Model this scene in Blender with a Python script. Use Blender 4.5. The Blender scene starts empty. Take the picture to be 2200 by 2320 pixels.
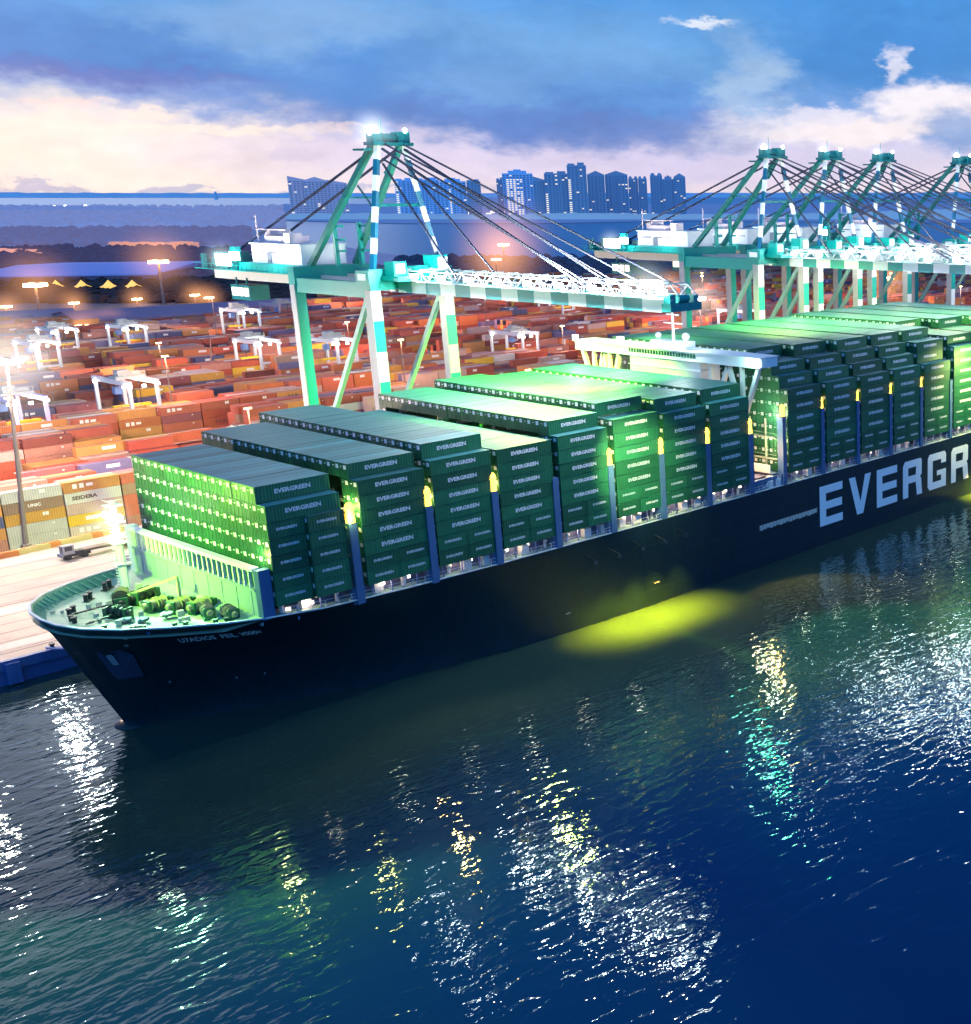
import bpy, bmesh, math, random
from mathutils import Vector, Matrix
random.seed(7)
R = math.radians
scn = bpy.context.scene
col = scn.collection
# ------------------------------------------------------------------ camera (solved from the ship's and the quay's lines)
H = 82.0; F = 2791.0; PX, PY, HZ = 2050.0, 1160.0, 437.0
PITCH = math.atan((PY-HZ)/F); AZ = R(35.8)
FH = Vector((math.cos(AZ), math.sin(AZ), 0)); RT = Vector((math.sin(AZ), -math.cos(AZ), 0))
FW = Vector((FH.x*math.cos(PITCH), FH.y*math.cos(PITCH), -math.sin(PITCH))); UP = RT.cross(FW)
CP = Vector((0, 0, H))
def at(x, y, z=None, X=None, Y=None):
    d = FW + RT*((x-PX)/F) - UP*((y-PY)/F)
    t = (z-CP.z)/d.z if z is not None else ((X-CP.x)/d.x if X is not None else (Y-CP.y)/d.y)
    return CP + d*t
def pr(X, Y, Z):
    v = Vector((X, Y, Z))-CP; w = v.dot(FW)
    return (PX+F*v.dot(RT)/w, PY-F*v.dot(UP)/w, w)
cam = bpy.data.cameras.new('camera'); cam.sensor_fit = 'HORIZONTAL'; cam.sensor_width = 36
cam.lens = F/2200*36; cam.shift_x = -(PX-1100)/2200; cam.shift_y = (PY-1160)/2200
cam.clip_start = 1; cam.clip_end = 200000
co = bpy.data.objects.new('camera', cam); col.objects.link(co)
m = Matrix((RT, UP, -FW)).transposed().to_4x4(); m.translation = CP; co.matrix_world = m
scn.camera = co
scn.view_settings.view_transform = 'Standard'; scn.view_settings.look = 'None'
scn.view_settings.exposure = 0; scn.view_settings.gamma = 1
scn.render.engine = 'CYCLES'
cy = scn.cycles
cy.use_denoising = True; cy.max_bounces = 5; cy.diffuse_bounces = 2; cy.glossy_bounces = 3
cy.transmission_bounces = 2; cy.volume_bounces = 0; cy.transparent_max_bounces = 12
cy.sample_clamp_indirect = 4; cy.sample_clamp_direct = 40; cy.caustics_reflective = False; cy.caustics_refractive = False
# ------------------------------------------------------------------ materials
def lin(c):
    return tuple((x/255/12.92 if x <= 10 else ((x/255+.055)/1.055)**2.4) for x in c)
class NT:
    def __init__(s, tree): s.t = tree
    def n(s, kind, **kw):
        nd = s.t.nodes.new(kind)
        for k, v in kw.items():
            if k.startswith('i_'):
                nd.inputs[k[2:].replace('_', ' ')].default_value = v
            else: setattr(nd, k, v)
        return nd
    def l(s, a, b): s.t.links.new(a, b)
    def math(s, op, a, b=None, c=None, clamp=False):
        nd = s.t.nodes.new('ShaderNodeMath'); nd.operation = op; nd.use_clamp = clamp
        for i, v in enumerate((a, b, c)):
            if v is None: continue
            if isinstance(v, (int, float)): nd.inputs[i].default_value = v
            else: s.t.links.new(v, nd.inputs[i])
        return nd.outputs[0]
    def mix(s, fac, a, b, mode='MIX'):
        nd = s.t.nodes.new('ShaderNodeMix'); nd.data_type = 'RGBA'; nd.blend_type = mode
        for i, v in ((0, fac), (6, a), (7, b)):
            if isinstance(v, (int, float)): nd.inputs[i].default_value = v
            elif isinstance(v, tuple): nd.inputs[i].default_value = (v[0], v[1], v[2], 1)
            else: s.t.links.new(v, nd.inputs[i])
        return nd.outputs[2]
MATS = {}
def mat(name, base, rough=.6, metal=0, var=.15, scale=.4, emit=None, es=0, rib=None, bump=0, attr=None, spec=.4, streak=0, objrand=0):
    """painted / raw surface with dirt mottling, optional corrugation, streaks and emission"""
    if name in MATS: return MATS[name]
    m = bpy.data.materials.new(name); m.use_nodes = True; t = NT(m.node_tree); nodes = m.node_tree.nodes
    b = nodes['Principled BSDF']
    tc = t.n('ShaderNodeTexCoord'); geo = t.n('ShaderNodeNewGeometry')
    nz = t.n('ShaderNodeTexNoise', i_Scale=scale, i_Detail=6.0, i_Roughness=.65)
    t.l(geo.outputs['Position'], nz.inputs['Vector'])
    if attr:
        a = t.n('ShaderNodeVertexColor', layer_name=attr); c0 = a.outputs[0]
    else:
        rgb = t.n('ShaderNodeRGB'); rgb.outputs[0].default_value = (*base, 1); c0 = rgb.outputs[0]
    f = t.math('MULTIPLY_ADD', nz.outputs[0], 2*var, 1-var)
    if streak:
        mp = t.n('ShaderNodeMapping'); mp.inputs['Scale'].default_value = (1.3, 1.3, .08); t.l(geo.outputs['Position'], mp.inputs['Vector'])
        n2 = t.n('ShaderNodeTexNoise', i_Scale=1.5, i_Detail=4.0); t.l(mp.outputs[0], n2.inputs['Vector'])
        f = t.math('MULTIPLY', f, t.math('MULTIPLY_ADD', n2.outputs[0], 2*streak, 1-streak))
    if objrand:
        oi = t.n('ShaderNodeObjectInfo'); f = t.math('MULTIPLY', f, t.math('MULTIPLY_ADD', oi.outputs['Random'], 2*objrand, 1-objrand))
    cc = t.n('ShaderNodeCombineXYZ')
    for i in range(3): t.l(f, cc.inputs[i])
    out = t.mix(1.0, c0, cc.outputs[0], 'MULTIPLY')
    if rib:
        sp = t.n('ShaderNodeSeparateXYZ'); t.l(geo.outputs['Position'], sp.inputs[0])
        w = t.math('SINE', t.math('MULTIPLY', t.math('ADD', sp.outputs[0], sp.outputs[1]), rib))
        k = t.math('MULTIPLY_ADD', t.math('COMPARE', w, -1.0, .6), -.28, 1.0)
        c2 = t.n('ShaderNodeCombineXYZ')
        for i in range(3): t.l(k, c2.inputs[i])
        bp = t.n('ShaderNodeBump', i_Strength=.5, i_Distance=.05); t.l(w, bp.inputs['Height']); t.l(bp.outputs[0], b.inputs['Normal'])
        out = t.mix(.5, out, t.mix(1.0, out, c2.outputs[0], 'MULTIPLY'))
    elif bump:
        bp = t.n('ShaderNodeBump', i_Strength=bump, i_Distance=.1); t.l(nz.outputs[0], bp.inputs['Height']); t.l(bp.outputs[0], b.inputs['Normal'])
    t.l(out, b.inputs['Base Color'])
    b.inputs['Roughness'].default_value = rough; b.inputs['Metallic'].default_value = metal
    b.inputs['Specular IOR Level'].default_value = spec
    if emit:
        b.inputs['Emission Color'].default_value = (*emit, 1); b.inputs['Emission Strength'].default_value = es
    MATS[name] = m; return m
# ------------------------------------------------------------------ mesh builder
SPLIT = set('deck_vent deck_pillar walkway_lamp bulwark_frame wing_strut panel_box wing_floodlight boom_floodlight rear_floodlight switch_room winch_house deck_fitting deck_equipment rope_coil gantry_floodlight wheel sill_beam lamp_head bogie floodlight roof_gear stair_tower mast_beacon cab_window tent_pole hoist_rope added_pool_lamp side_gallery lashing_gear ladder_panel plate_seam equipment_locker bridge_window house_louvre mast_crosstie monkey_island mooring_winch winch_drum chassis stay rear_girder boom_truss platform boom_tip trolley wall_lettering crossarm'.split()) - {'wall_lettering', 'boom_truss', 'house_louvre', 'plate_seam'}
class MB:
    def __init__(s): s.v = []; s.f = []; s.m = []; s.c = []
    def quad(s, pts, mi=0, c=None):
        k = len(s.v); s.v += [tuple(p) for p in pts]; s.f.append(tuple(range(k, k+len(pts)))); s.m.append(mi); s.c.append(c)
    def box(s, x0, x1, y0, y1, z0, z1, mi=0, c=None, skip=''):
        k = len(s.v)
        s.v += [(x0,y0,z0),(x1,y0,z0),(x1,y1,z0),(x0,y1,z0),(x0,y0,z1),(x1,y0,z1),(x1,y1,z1),(x0,y1,z1)]
        for n, q in (('b',(0,3,2,1)),('t',(4,5,6,7)),('s',(0,1,5,4)),('e',(1,2,6,5)),('n',(2,3,7,6)),('w',(3,0,4,7))):
            if n in skip: continue
            s.f.append(tuple(k+i for i in q)); s.m.append(mi); s.c.append(c)
    def beam(s, p, q, w, h=None, mi=0):
        p = Vector(p); q = Vector(q); d = (q-p)
        if d.length < 1e-6: return
        d.normalize(); h = h or w
        a = d.cross(Vector((0,0,1)))
        if a.length < .05: a = Vector((1,0,0)); a = (a-d*a.dot(d))
        a.normalize(); b = a.cross(d); b.normalize(); k = len(s.v)
        for e in (p, q):
            for i, j in ((-1,-1),(1,-1),(1,1),(-1,1)): s.v.append(tuple(e+a*(i*w/2)+b*(j*h/2)))
        for f in ((0,1,2,3),(7,6,5,4),(0,4,5,1),(1,5,6,2),(2,6,7,3),(3,7,4,0)):
            s.f.append(tuple(k+i for i in f)); s.m.append(mi); s.c.append(None)
    def cyl(s, p, q, r, r2=None, n=8, mi=0):
        p = Vector(p); q = Vector(q); d = (q-p).normalized(); r2 = r if r2 is None else r2
        a = d.cross(Vector((0,0,1)))
        if a.length < .05: a = Vector((1,0,0))
        a.normalize(); b = d.cross(a); k = len(s.v)
        for e, rr in ((p, r), (q, r2)):
            for i in range(n):
                an = 2*math.pi*i/n; s.v.append(tuple(e+a*(rr*math.cos(an))+b*(rr*math.sin(an))))
        for i in range(n):
            s.f.append((k+i, k+(i+1)%n, k+n+(i+1)%n, k+n+i)); s.m.append(mi); s.c.append(None)
        s.f.append(tuple(k+i for i in reversed(range(n)))); s.m.append(mi); s.c.append(None)
        s.f.append(tuple(k+n+i for i in range(n))); s.m.append(mi); s.c.append(None)
    def path(s, pts, r, n=6, mi=0):
        for a, b in zip(pts, pts[1:]): s.cyl(a, b, r, n=n, mi=mi)
    def prism(s, poly, z0, z1, mi=0):
        k = len(s.v); n = len(poly)
        for z in (z0, z1): s.v += [(x, y, z) for x, y in poly]
        s.f.append(tuple(k+i for i in reversed(range(n)))); s.f.append(tuple(k+n+i for i in range(n)))
        for i in range(n): s.f.append((k+i, k+(i+1)%n, k+n+(i+1)%n, k+n+i))
        s.m += [mi]*(n+2); s.c += [None]*(n+2)
    def sphere(s, c, r, mi=0, nu=8, nv=5, sz=1, jit=0):
        k = len(s.v); c = Vector(c)
        for j in range(nv+1):
            th = math.pi*j/nv
            for i in range(nu):
                ph = 2*math.pi*i/nu; rr = r*(1+random.uniform(-jit, jit))
                s.v.append((c.x+rr*math.sin(th)*math.cos(ph), c.y+rr*math.sin(th)*math.sin(ph), c.z+rr*sz*math.cos(th)))
        for j in range(nv):
            for i in range(nu):
                s.f.append((k+j*nu+i, k+(j+1)*nu+i, k+(j+1)*nu+(i+1)%nu, k+j*nu+(i+1)%nu)); s.m.append(mi); s.c.append(None)
    def add(s, other, off=(0,0,0), mi=None, c=None, M=None):
        k = len(s.v)
        for p in other.v:
            if M is not None: p = M @ Vector(p)
            s.v.append((p[0]+off[0], p[1]+off[1], p[2]+off[2]))
        for f, m_, cc in zip(other.f, other.m, other.c):
            s.f.append(tuple(k+i for i in f)); s.m.append(m_ if mi is None else mi); s.c.append(cc if c is None else c)
    def mesh(s, name, mats, smooth=False):
        me = bpy.data.meshes.new(name); me.from_pydata(s.v, [], s.f)
        for m_ in (mats if isinstance(mats, (list, tuple)) else [mats]): me.materials.append(m_)
        me.polygons.foreach_set('material_index', s.m)
        if smooth: me.polygons.foreach_set('use_smooth', [True]*len(s.f))
        if any(x is not None for x in s.c):
            ca = me.color_attributes.new('Col', 'FLOAT_COLOR', 'CORNER'); buf = []
            for f, c in zip(s.f, s.c): buf += list((*(c or (1,1,1)), 1))*len(f)
            ca.data.foreach_set('color', buf)
        me.update(); return me
    def clusters(s):
        par = list(range(len(s.v)))
        def fd(i):
            while par[i] != i: par[i] = par[par[i]]; i = par[i]
            return i
        for f in s.f:
            r = fd(f[0])
            for i in f[1:]: par[fd(i)] = r
        bb = {}
        for i, p in enumerate(s.v):
            r = fd(i); q = bb.get(r)
            bb[r] = [*p, *p] if q is None else [min(q[0],p[0]),min(q[1],p[1]),min(q[2],p[2]),max(q[3],p[0]),max(q[4],p[1]),max(q[5],p[2])]
        ks = list(bb); gp = {k: k for k in ks}
        def fg(k):
            while gp[k] != k: k = gp[k]
            return k
        e = .12
        for i, k in enumerate(ks):
            A = bb[k]
            for k2 in ks[i+1:]:
                B = bb[k2]
                if A[0]-e < B[3] and B[0]-e < A[3] and A[1]-e < B[4] and B[1]-e < A[4] and A[2]-e < B[5] and B[2]-e < A[5]: gp[fg(k2)] = fg(k)
        out = {}
        for f, m_, cc in zip(s.f, s.m, s.c): out.setdefault(fg(fd(f[0])), []).append((f, m_, cc))
        res = []
        for fs in out.values():
            mb = MB(); mp = {}
            for f, m_, cc in fs:
                g_ = []
                for i in f:
                    if i not in mp: mp[i] = len(mb.v); mb.v.append(s.v[i])
                    g_.append(mp[i])
                mb.f.append(tuple(g_)); mb.m.append(m_); mb.c.append(cc)
            res.append(mb)
        return res
    def build(s, name, mats, parent=None, loc=None, smooth=False, label=None, cat=None, group=None, kind=None):
        if name in SPLIT and parent:
            cl = s.clusters()
            if len(cl) > 1:
                SPLIT.discard(name); os_ = [x.build(name, mats, parent, loc, smooth) for x in cl[:100]]; SPLIT.add(name); return os_[0]
        o = bpy.data.objects.new(name, s.mesh(name, mats, smooth)); col.objects.link(o)
        if loc: o.location = loc
        if parent: o.parent = parent
        tag(o, label, cat, group, kind); return o
def tag(o, label=None, cat=None, group=None, kind=None):
    if label: o['label'] = label
    if cat: o['category'] = cat
    if group: o['group'] = group
    if kind: o['kind'] = kind
    return o
def thing(name, loc, label, cat, group=None, rz=0):
    o = bpy.data.objects.new(name, None); col.objects.link(o); o.location = loc; o.rotation_euler.z = rz
    o.empty_display_size = .5; return tag(o, label, cat, group)
def dup(o, parent=None):
    c = o.copy(); col.objects.link(c)
    if parent: c.parent = parent
    for ch in list(o.children): dup(ch, c)
    return c
def text_mb(txt, size, width=None, bold=.03, spacing=1.0):
    """flat lettering in the XZ plane facing -Y, left bottom at the origin"""
    cu = bpy.data.curves.new('lettering', 'FONT'); cu.body = txt; cu.size = size*1.37; cu.offset = bold*size; cu.resolution_u = 2
    cu.space_character = spacing
    ob = bpy.data.objects.new('lettering', cu); col.objects.link(ob)
    dg = bpy.context.evaluated_depsgraph_get(); me = bpy.data.meshes.new_from_object(ob.evaluated_get(dg))
    mb = MB(); xs = [v.co.x for v in me.vertices]; x0, x1 = min(xs), max(xs); k = (width/(x1-x0)) if width else 1
    mb.v = [((v.co.x-x0)*k, 0, v.co.y) for v in me.vertices]
    for p in me.polygons: mb.f.append(tuple(p.vertices)); mb.m.append(0); mb.c.append(None)
    bpy.data.objects.remove(ob); bpy.data.meshes.remove(me); bpy.data.curves.remove(cu); return mb
NTH = ['first','second','third','fourth','fifth','sixth','seventh','eighth','ninth','tenth','eleventh','twelfth','thirteenth','fourteenth','fifteenth','sixteenth','seventeenth','eighteenth','nineteenth','twentieth','twenty-first','twenty-second','twenty-third','twenty-fourth','twenty-fifth','twenty-sixth']
def nth(i): return NTH[i] if i < len(NTH) else '%dth' % (i+1)
# ------------------------------------------------------------------ sky (colours of a dusk sky, by compass direction and elevation)
def pe(x, y):      # photo pixel -> azimuth, elevation in degrees, used to read cloud positions off the photograph
    v = FW + RT*((x-PX)/F) - UP*((y-PY)/F); v.normalize()
    return math.degrees(math.atan2(v.y, v.x)), math.degrees(math.asin(v.z))
w = bpy.data.worlds.new('World'); scn.world = w; w.use_nodes = True; t = NT(w.node_tree)
for nd in list(w.node_tree.nodes): w.node_tree.nodes.remove(nd)
tc = t.n('ShaderNodeTexCoord'); sp = t.n('ShaderNodeSeparateXYZ'); t.l(tc.outputs['Generated'], sp.inputs[0])
az = t.math('MULTIPLY', t.math('ARCTAN2', sp.outputs[1], sp.outputs[0]), 57.2958)
el = t.math('MULTIPLY', t.math('ARCSINE', sp.outputs[2]), 57.2958)
cv = t.n('ShaderNodeCombineXYZ'); t.l(t.math('MULTIPLY', az, .45), cv.inputs[0]); t.l(el, cv.inputs[1])
def warp(scale, amp, seed):
    n = t.n('ShaderNodeTexNoise', i_Scale=scale, i_Detail=7.0, i_Roughness=.58); n.noise_dimensions = '4D'; n.inputs['W'].default_value = seed
    t.l(cv.outputs[0], n.inputs['Vector']); s2 = t.n('ShaderNodeSeparateColor'); t.l(n.outputs['Color'], s2.inputs[0])
    return (t.math('MULTIPLY', t.math('SUBTRACT', s2.outputs[0], .5), amp*2.2), t.math('MULTIPLY', t.math('SUBTRACT', s2.outputs[1], .5), amp), s2.outputs[2])
wx, wy, wn = warp(.55, 3.4, 1.0); wx2, wy2, wn2 = warp(2.2, 1.3, 5.0)
azw = t.math('ADD', az, t.math('ADD', wx, wx2)); elw = t.math('ADD', el, t.math('ADD', wy, wy2))
azs = t.math('ADD', az, wx2); els = t.math('ADD', el, wy2)
cr = t.n('ShaderNodeValToRGB'); ramp = cr.color_ramp
stops = [(0.0,(238,222,232)),(.8,(232,220,238)),(2.2,(214,212,242)),(3.8,(150,184,236)),(5.5,(110,170,232)),(8.6,(72,150,228)),(14,(36,104,196)),(30,(8,62,140)),(90,(4,48,120))]
t.l(t.math('DIVIDE', t.math('ADD', el, 2), 92, clamp=True), cr.inputs[0])
while len(ramp.elements) < len(stops): ramp.elements.new(.5)
for e, (d, c) in zip(ramp.elements, stops): e.position = (d+2)/92; e.color = (*lin(c), 1)
cur = cr.outputs[0]
def blob(px, py, rx, ry, c, k=1.0, soft=.5, fine=False):
    """a cloud or glow: photo-pixel centre and radii, colour, opacity"""
    global cur
    a0, e0 = pe(px, py); a1, _ = pe(px+rx, py); _, e1 = pe(px, py-ry)
    u = t.math('DIVIDE', t.math('SUBTRACT', azs if fine else azw, a0), abs(a1-a0)); v = t.math('DIVIDE', t.math('SUBTRACT', els if fine else elw, e0), abs(e1-e0))
    d = t.math('SQRT', t.math('ADD', t.math('MULTIPLY', u, u), t.math('MULTIPLY', v, v)))
    mr = t.n('ShaderNodeMapRange', interpolation_type='SMOOTHSTEP'); t.l(d, mr.inputs[0])
    mr.inputs[1].default_value = 1+soft; mr.inputs[2].default_value = 1-soft; mr.inputs[3].default_value = 0; mr.inputs[4].default_value = k
    cur = t.mix(mr.outputs[0], cur, lin(c))
blob(200, 110, 620, 66, (60,132,214), .95, .6)
blob(100, 150, 300, 30, (110,130,205), .5, .8)
blob(760, 60, 300, 90, (134,182,232), .7, .9)
blob(60, 60, 260, 70, (92,150,220), .6, .8)
blob(240, 340, 660, 125, (255,242,232), .97, .7)
blob(900, 340, 420, 60, (228,216,242), .85, .8)
blob(1500, 370, 420, 40, (214,206,238), .8, .8)
blob(520, 200, 420, 34, (120,156,222), .75, .7)
blob(1150, 215, 560, 100, (80,142,218), .95, .5)
blob(1400, 300, 300, 40, (110,140,206), .8, .7)
blob(1330, 120, 330, 90, (120,172,226), .6, .8)
blob(980, 120, 160, 70, (84,146,214), .6, .8)
blob(2000, 120, 330, 120, (70,140,214), .9, .6)
blob(1660, 110, 120, 110, (96,160,224), .6, .8)
blob(1700, 200, 70, 90, (182,208,238), .7, .9)
blob(1990, 288, 320, 44, (252,242,246), .97, .45)
blob(2120, 238, 150, 48, (250,242,250), .97, .35, True)
blob(1860, 262, 90, 22, (236,232,248), .8, .4, True)
blob(2030, 150, 26, 36, (225,226,246), .9, .5, True)
blob(1590, 50, 60, 10, (235,240,252), .85, .6, True)
blob(2170, 295, 80, 50, (96,150,216), .7, .5, True)
blob(480, 292, 230, 9, (255,240,232), .95, .6, True)
blob(330, 255, 60, 10, (255,236,230), .9, .6, True)
blob(150, 230, 90, 9, (250,226,228), .8, .6, True)
blob(760, 288, 60, 8, (252,232,232), .8, .6, True)
blob(680, 350, 60, 16, (214,206,230), .6, .6, True)
blob(300, 440, 900, 10, (150,168,214), .6, .6)
blob(640, 50, 200, 40, (128,172,226), .7, .9)
blob(1060, 190, 130, 50, (120,168,226), .7, .9)
blob(1180, 265, 420, 36, (96,132,204), .7, .8)
blob(240, 150, 260, 26, (96,118,196), .6, .9)
# fine structure inside the clouds
fi = t.math('MULTIPLY_ADD', wn, .62, t.math('MULTIPLY_ADD', wn2, .42, .515))
c3 = t.n('ShaderNodeCombineXYZ')
for i in range(3): t.l(fi, c3.inputs[i])
cur = t.mix(.55, cur, t.mix(1.0, cur, c3.outputs[0], 'MULTIPLY'))
# the eastern half of the sky (behind the viewer) is the deep saturated blue of dusk
dt = t.n('ShaderNodeVectorMath', operation='DOT_PRODUCT'); t.l(tc.outputs['Generated'], dt.inputs[0]); dt.inputs[1].default_value = (FH.x, FH.y, 0)
bk = t.n('ShaderNodeMapRange', interpolation_type='SMOOTHSTEP'); t.l(dt.outputs['Value'], bk.inputs[0])
bk.inputs[1].default_value = .25; bk.inputs[2].default_value = -.5; bk.inputs[3].default_value = 0; bk.inputs[4].default_value = 1
cur = t.mix(bk.outputs[0], cur, (.10, .50, 1.35))
nish = t.n('ShaderNodeTexSky', sky_type='NISHITA'); nish.sun_disc = False; nish.sun_elevation = R(3); nish.sun_rotation = R(90-78)
nb = t.n('ShaderNodeBackground'); nb.inputs[1].default_value = .003; t.l(nish.outputs[0], nb.inputs[0])
bg = t.n('ShaderNodeBackground'); bg.inputs[1].default_value = 1.0; t.l(cur, bg.inputs[0])
ad = t.n('ShaderNodeAddShader'); t.l(nb.outputs[0], ad.inputs[0]); t.l(bg.outputs[0], ad.inputs[1])
wo = t.n('ShaderNodeOutputWorld'); t.l(ad.outputs[0], wo.inputs[0])
w.cycles.sampling_method = 'MANUAL'; w.cycles.sample_map_resolution = 512
sun = bpy.data.lights.new('sun', 'SUN'); sun.energy = .35; sun.angle = R(40); sun.color = (1, .78, .7)
so = bpy.data.objects.new('sun', sun); col.objects.link(so)
sd = Vector((math.cos(R(78))*math.cos(R(9)), math.sin(R(78))*math.cos(R(9)), math.sin(R(9))))
so.rotation_euler = sd.to_track_quat('Z', 'Y').to_euler()
# ------------------------------------------------------------------ shared paints
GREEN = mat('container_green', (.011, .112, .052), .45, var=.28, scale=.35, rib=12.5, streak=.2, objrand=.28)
GROOF = mat('container_roof_sky_green', (.03, .17, .19), .5, var=.2, scale=.5, rib=12.5, objrand=.38)  # blue of the reflected sky is put into the roof colour
LETT = mat('container_lettering', (.62, .68, .70), .55, var=.2)
WHITE = mat('white_lettering', (.82, .84, .84), .5, var=.06)
WPAINT = mat('white_paint', (.78, .79, .78), .5, var=.12, streak=.15)
HULLM = mat('hull_paint', (.0045, .018, .026), .36, var=.4, scale=.15, streak=.5, spec=.35)
BLUEP = mat('blue_steel', (.05, .12, .25), .5, var=.15)
DARK = mat('dark_steel', (.02, .025, .03), .5, var=.3)
DECKG = mat('deck_pale_green', (.42, .60, .42), .6, var=.12, scale=.5)
TEAL = mat('crane_teal', (.0, .27, .24), .42, var=.12, streak=.12)
TEALD = mat('crane_teal_dark', (.0, .12, .13), .45, var=.12)
CABLE = mat('stay_steel', (.012, .02, .05), .5)
GREYP = mat('grey_paint', (.30, .32, .34), .5, var=.12)
YELL = mat('yellow_paint', (.85, .5, .02), .5, var=.1)
GLASS = mat('window_glass', (.02, .03, .05), .1, spec=.8)
LWHITE = mat('lamp_white', (1, 1, 1), emit=(1, .98, .95), es=30)
LCOOL = mat('lamp_cool', (1, 1, 1), emit=(.8, 1, .98), es=8)
LWARM = mat('lamp_warm', (1, .8, .5), emit=(1, .55, .22), es=25)
LYEL = mat('lamp_yellow', (1, .8, .2), emit=(1, .62, .05), es=4)
LWIN = mat('lit_cabin', (1, .9, .7), emit=(1, .86, .68), es=1.6)
def light(loc, energy, color, radius=.5, spot=None, target=None, blend=.6, name='lamp_or_fill_light'):
    li = bpy.data.lights.new(name, 'SPOT' if spot else 'POINT'); li.energy = energy; li.color = color; li.shadow_soft_size = radius
    o = bpy.data.objects.new(name, li); col.objects.link(o); o.location = loc
    if spot:
        li.spot_size = R(spot); li.spot_blend = blend
        o.rotation_euler = (Vector(target)-Vector(loc)).to_track_quat('-Z', 'Y').to_euler()
    return o
HALO = {}
def halo_mat(name, colr, st):
    if name in HALO: return HALO[name]
    m = bpy.data.materials.new(name); m.use_nodes = True; t = NT(m.node_tree); nodes = m.node_tree.nodes
    for nd in list(nodes): nodes.remove(nd)
    tc = t.n('ShaderNodeTexCoord'); ln = t.n('ShaderNodeVectorMath', operation='LENGTH'); t.l(tc.outputs['Object'], ln.inputs[0])
    f = t.math('SUBTRACT', 1.0, ln.outputs['Value'], clamp=True); f = t.math('POWER', f, 2.6)
    em = t.n('ShaderNodeEmission'); em.inputs[0].default_value = (*colr, 1); t.l(t.math('MULTIPLY', f, st), em.inputs[1])
    o = t.n('ShaderNodeOutputMaterial'); t.l(em.outputs[0], o.inputs['Volume']); HALO[name] = m
    m.cycles.volume_step_rate = 1.0
    return m
def halo(parent, loc, r, colr, st, name='light_haze'):
    """lamp-lit haze: a ball of faintly glowing air round the lamp"""
    mb = MB(); mb.sphere((0,0,0), 1, nu=20, nv=12); o = mb.build(name, halo_mat('haze_%g_%g_%g' % (colr[1], colr[2], st), colr, st/r), parent, smooth=True)
    o.location = loc; o.scale = (r, r, r); return o
# ------------------------------------------------------------------ water
wm = bpy.data.materials.new('harbour_water'); wm.use_nodes = True; t = NT(wm.node_tree); nodes = wm.node_tree.nodes
for nd in list(nodes): nodes.remove(nd)
geo = t.n('ShaderNodeNewGeometry')
mp = t.n('ShaderNodeMapping'); mp.inputs['Rotation'].default_value = (0, 0, -(AZ-R(90))-R(10)); mp.inputs['Scale'].default_value = (.55, 1.2, 1)
t.l(geo.outputs['Position'], mp.inputs['Vector'])
n1 = t.n('ShaderNodeTexNoise', i_Scale=.46, i_Detail=1.5, i_Roughness=.45, i_Distortion=.6); t.l(mp.outputs[0], n1.inputs['Vector'])
n2 = t.n('ShaderNodeTexNoise', i_Scale=1.5, i_Detail=1.0, i_Roughness=.4); t.l(mp.outputs[0], n2.inputs['Vector'])
n3 = t.n('ShaderNodeTexNoise', i_Scale=.03, i_Detail=2.0); t.l(geo.outputs['Position'], n3.inputs['Vector'])
calm = t.n('ShaderNodeMapRange'); t.l(n3.outputs[0], calm.inputs[0]); calm.inputs[1].default_value = .35; calm.inputs[2].default_value = .65; calm.inputs[3].default_value = .65; calm.inputs[4].default_value = 1.15
ln = t.n('ShaderNodeVectorMath', operation='LENGTH'); t.l(geo.outputs['Position'], ln.inputs[0])
fd = t.n('ShaderNodeMapRange'); t.l(ln.outputs['Value'], fd.inputs[0]); fd.inputs[1].default_value = 300; fd.inputs[2].default_value = 900; fd.inputs[3].default_value = 1; fd.inputs[4].default_value = .12
hgt = t.math('MULTIPLY', t.math('MULTIPLY', t.math('MULTIPLY_ADD', n2.outputs[0], .22, n1.outputs[0]), calm.outputs[0]), fd.outputs[0])
bp = t.n('ShaderNodeBump', i_Strength=1.0, i_Distance=.19); t.l(hgt, bp.inputs['Height'])
rg = t.n('ShaderNodeMapRange'); t.l(ln.outputs['Value'], rg.inputs[0]); rg.inputs[1].default_value = 500; rg.inputs[2].default_value = 1500; rg.inputs[3].default_value = .03; rg.inputs[4].default_value = .38
gl = t.n('ShaderNodeBsdfGlossy'); t.l(rg.outputs[0], gl.inputs['Roughness']); gl.inputs['Color'].default_value = (.70, .92, 1, 1); t.l(bp.outputs[0], gl.inputs['Normal'])
df = t.n('ShaderNodeBsdfDiffuse')
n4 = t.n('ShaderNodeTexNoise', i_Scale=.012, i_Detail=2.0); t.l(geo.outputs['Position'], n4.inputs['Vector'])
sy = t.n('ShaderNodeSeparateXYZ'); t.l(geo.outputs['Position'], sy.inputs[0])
ship_reflection = t.n('ShaderNodeMapRange', interpolation_type='SMOOTHSTEP'); t.l(t.math('MULTIPLY_ADD', n4.outputs[0], 90, sy.outputs[1]), ship_reflection.inputs[0]); ship_reflection.inputs[1].default_value = 125; ship_reflection.inputs[2].default_value = 215; ship_reflection.inputs[3].default_value = 0; ship_reflection.inputs[4].default_value = 1
t.l(t.mix(ship_reflection.outputs[0], (.003, .032, .105), (.020, .046, .036)), df.inputs['Color'])  # green reflected from the ship, painted into the water colour beside it
fr = t.n('ShaderNodeFresnel', i_IOR=1.5); t.l(bp.outputs[0], fr.inputs['Normal'])
ms = t.n('ShaderNodeMixShader'); t.l(fr.outputs[0], ms.inputs[0]); t.l(df.outputs[0], ms.inputs[1]); t.l(gl.outputs[0], ms.inputs[2])
om = t.n('ShaderNodeOutputMaterial'); t.l(ms.outputs[0], om.inputs[0])
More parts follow.
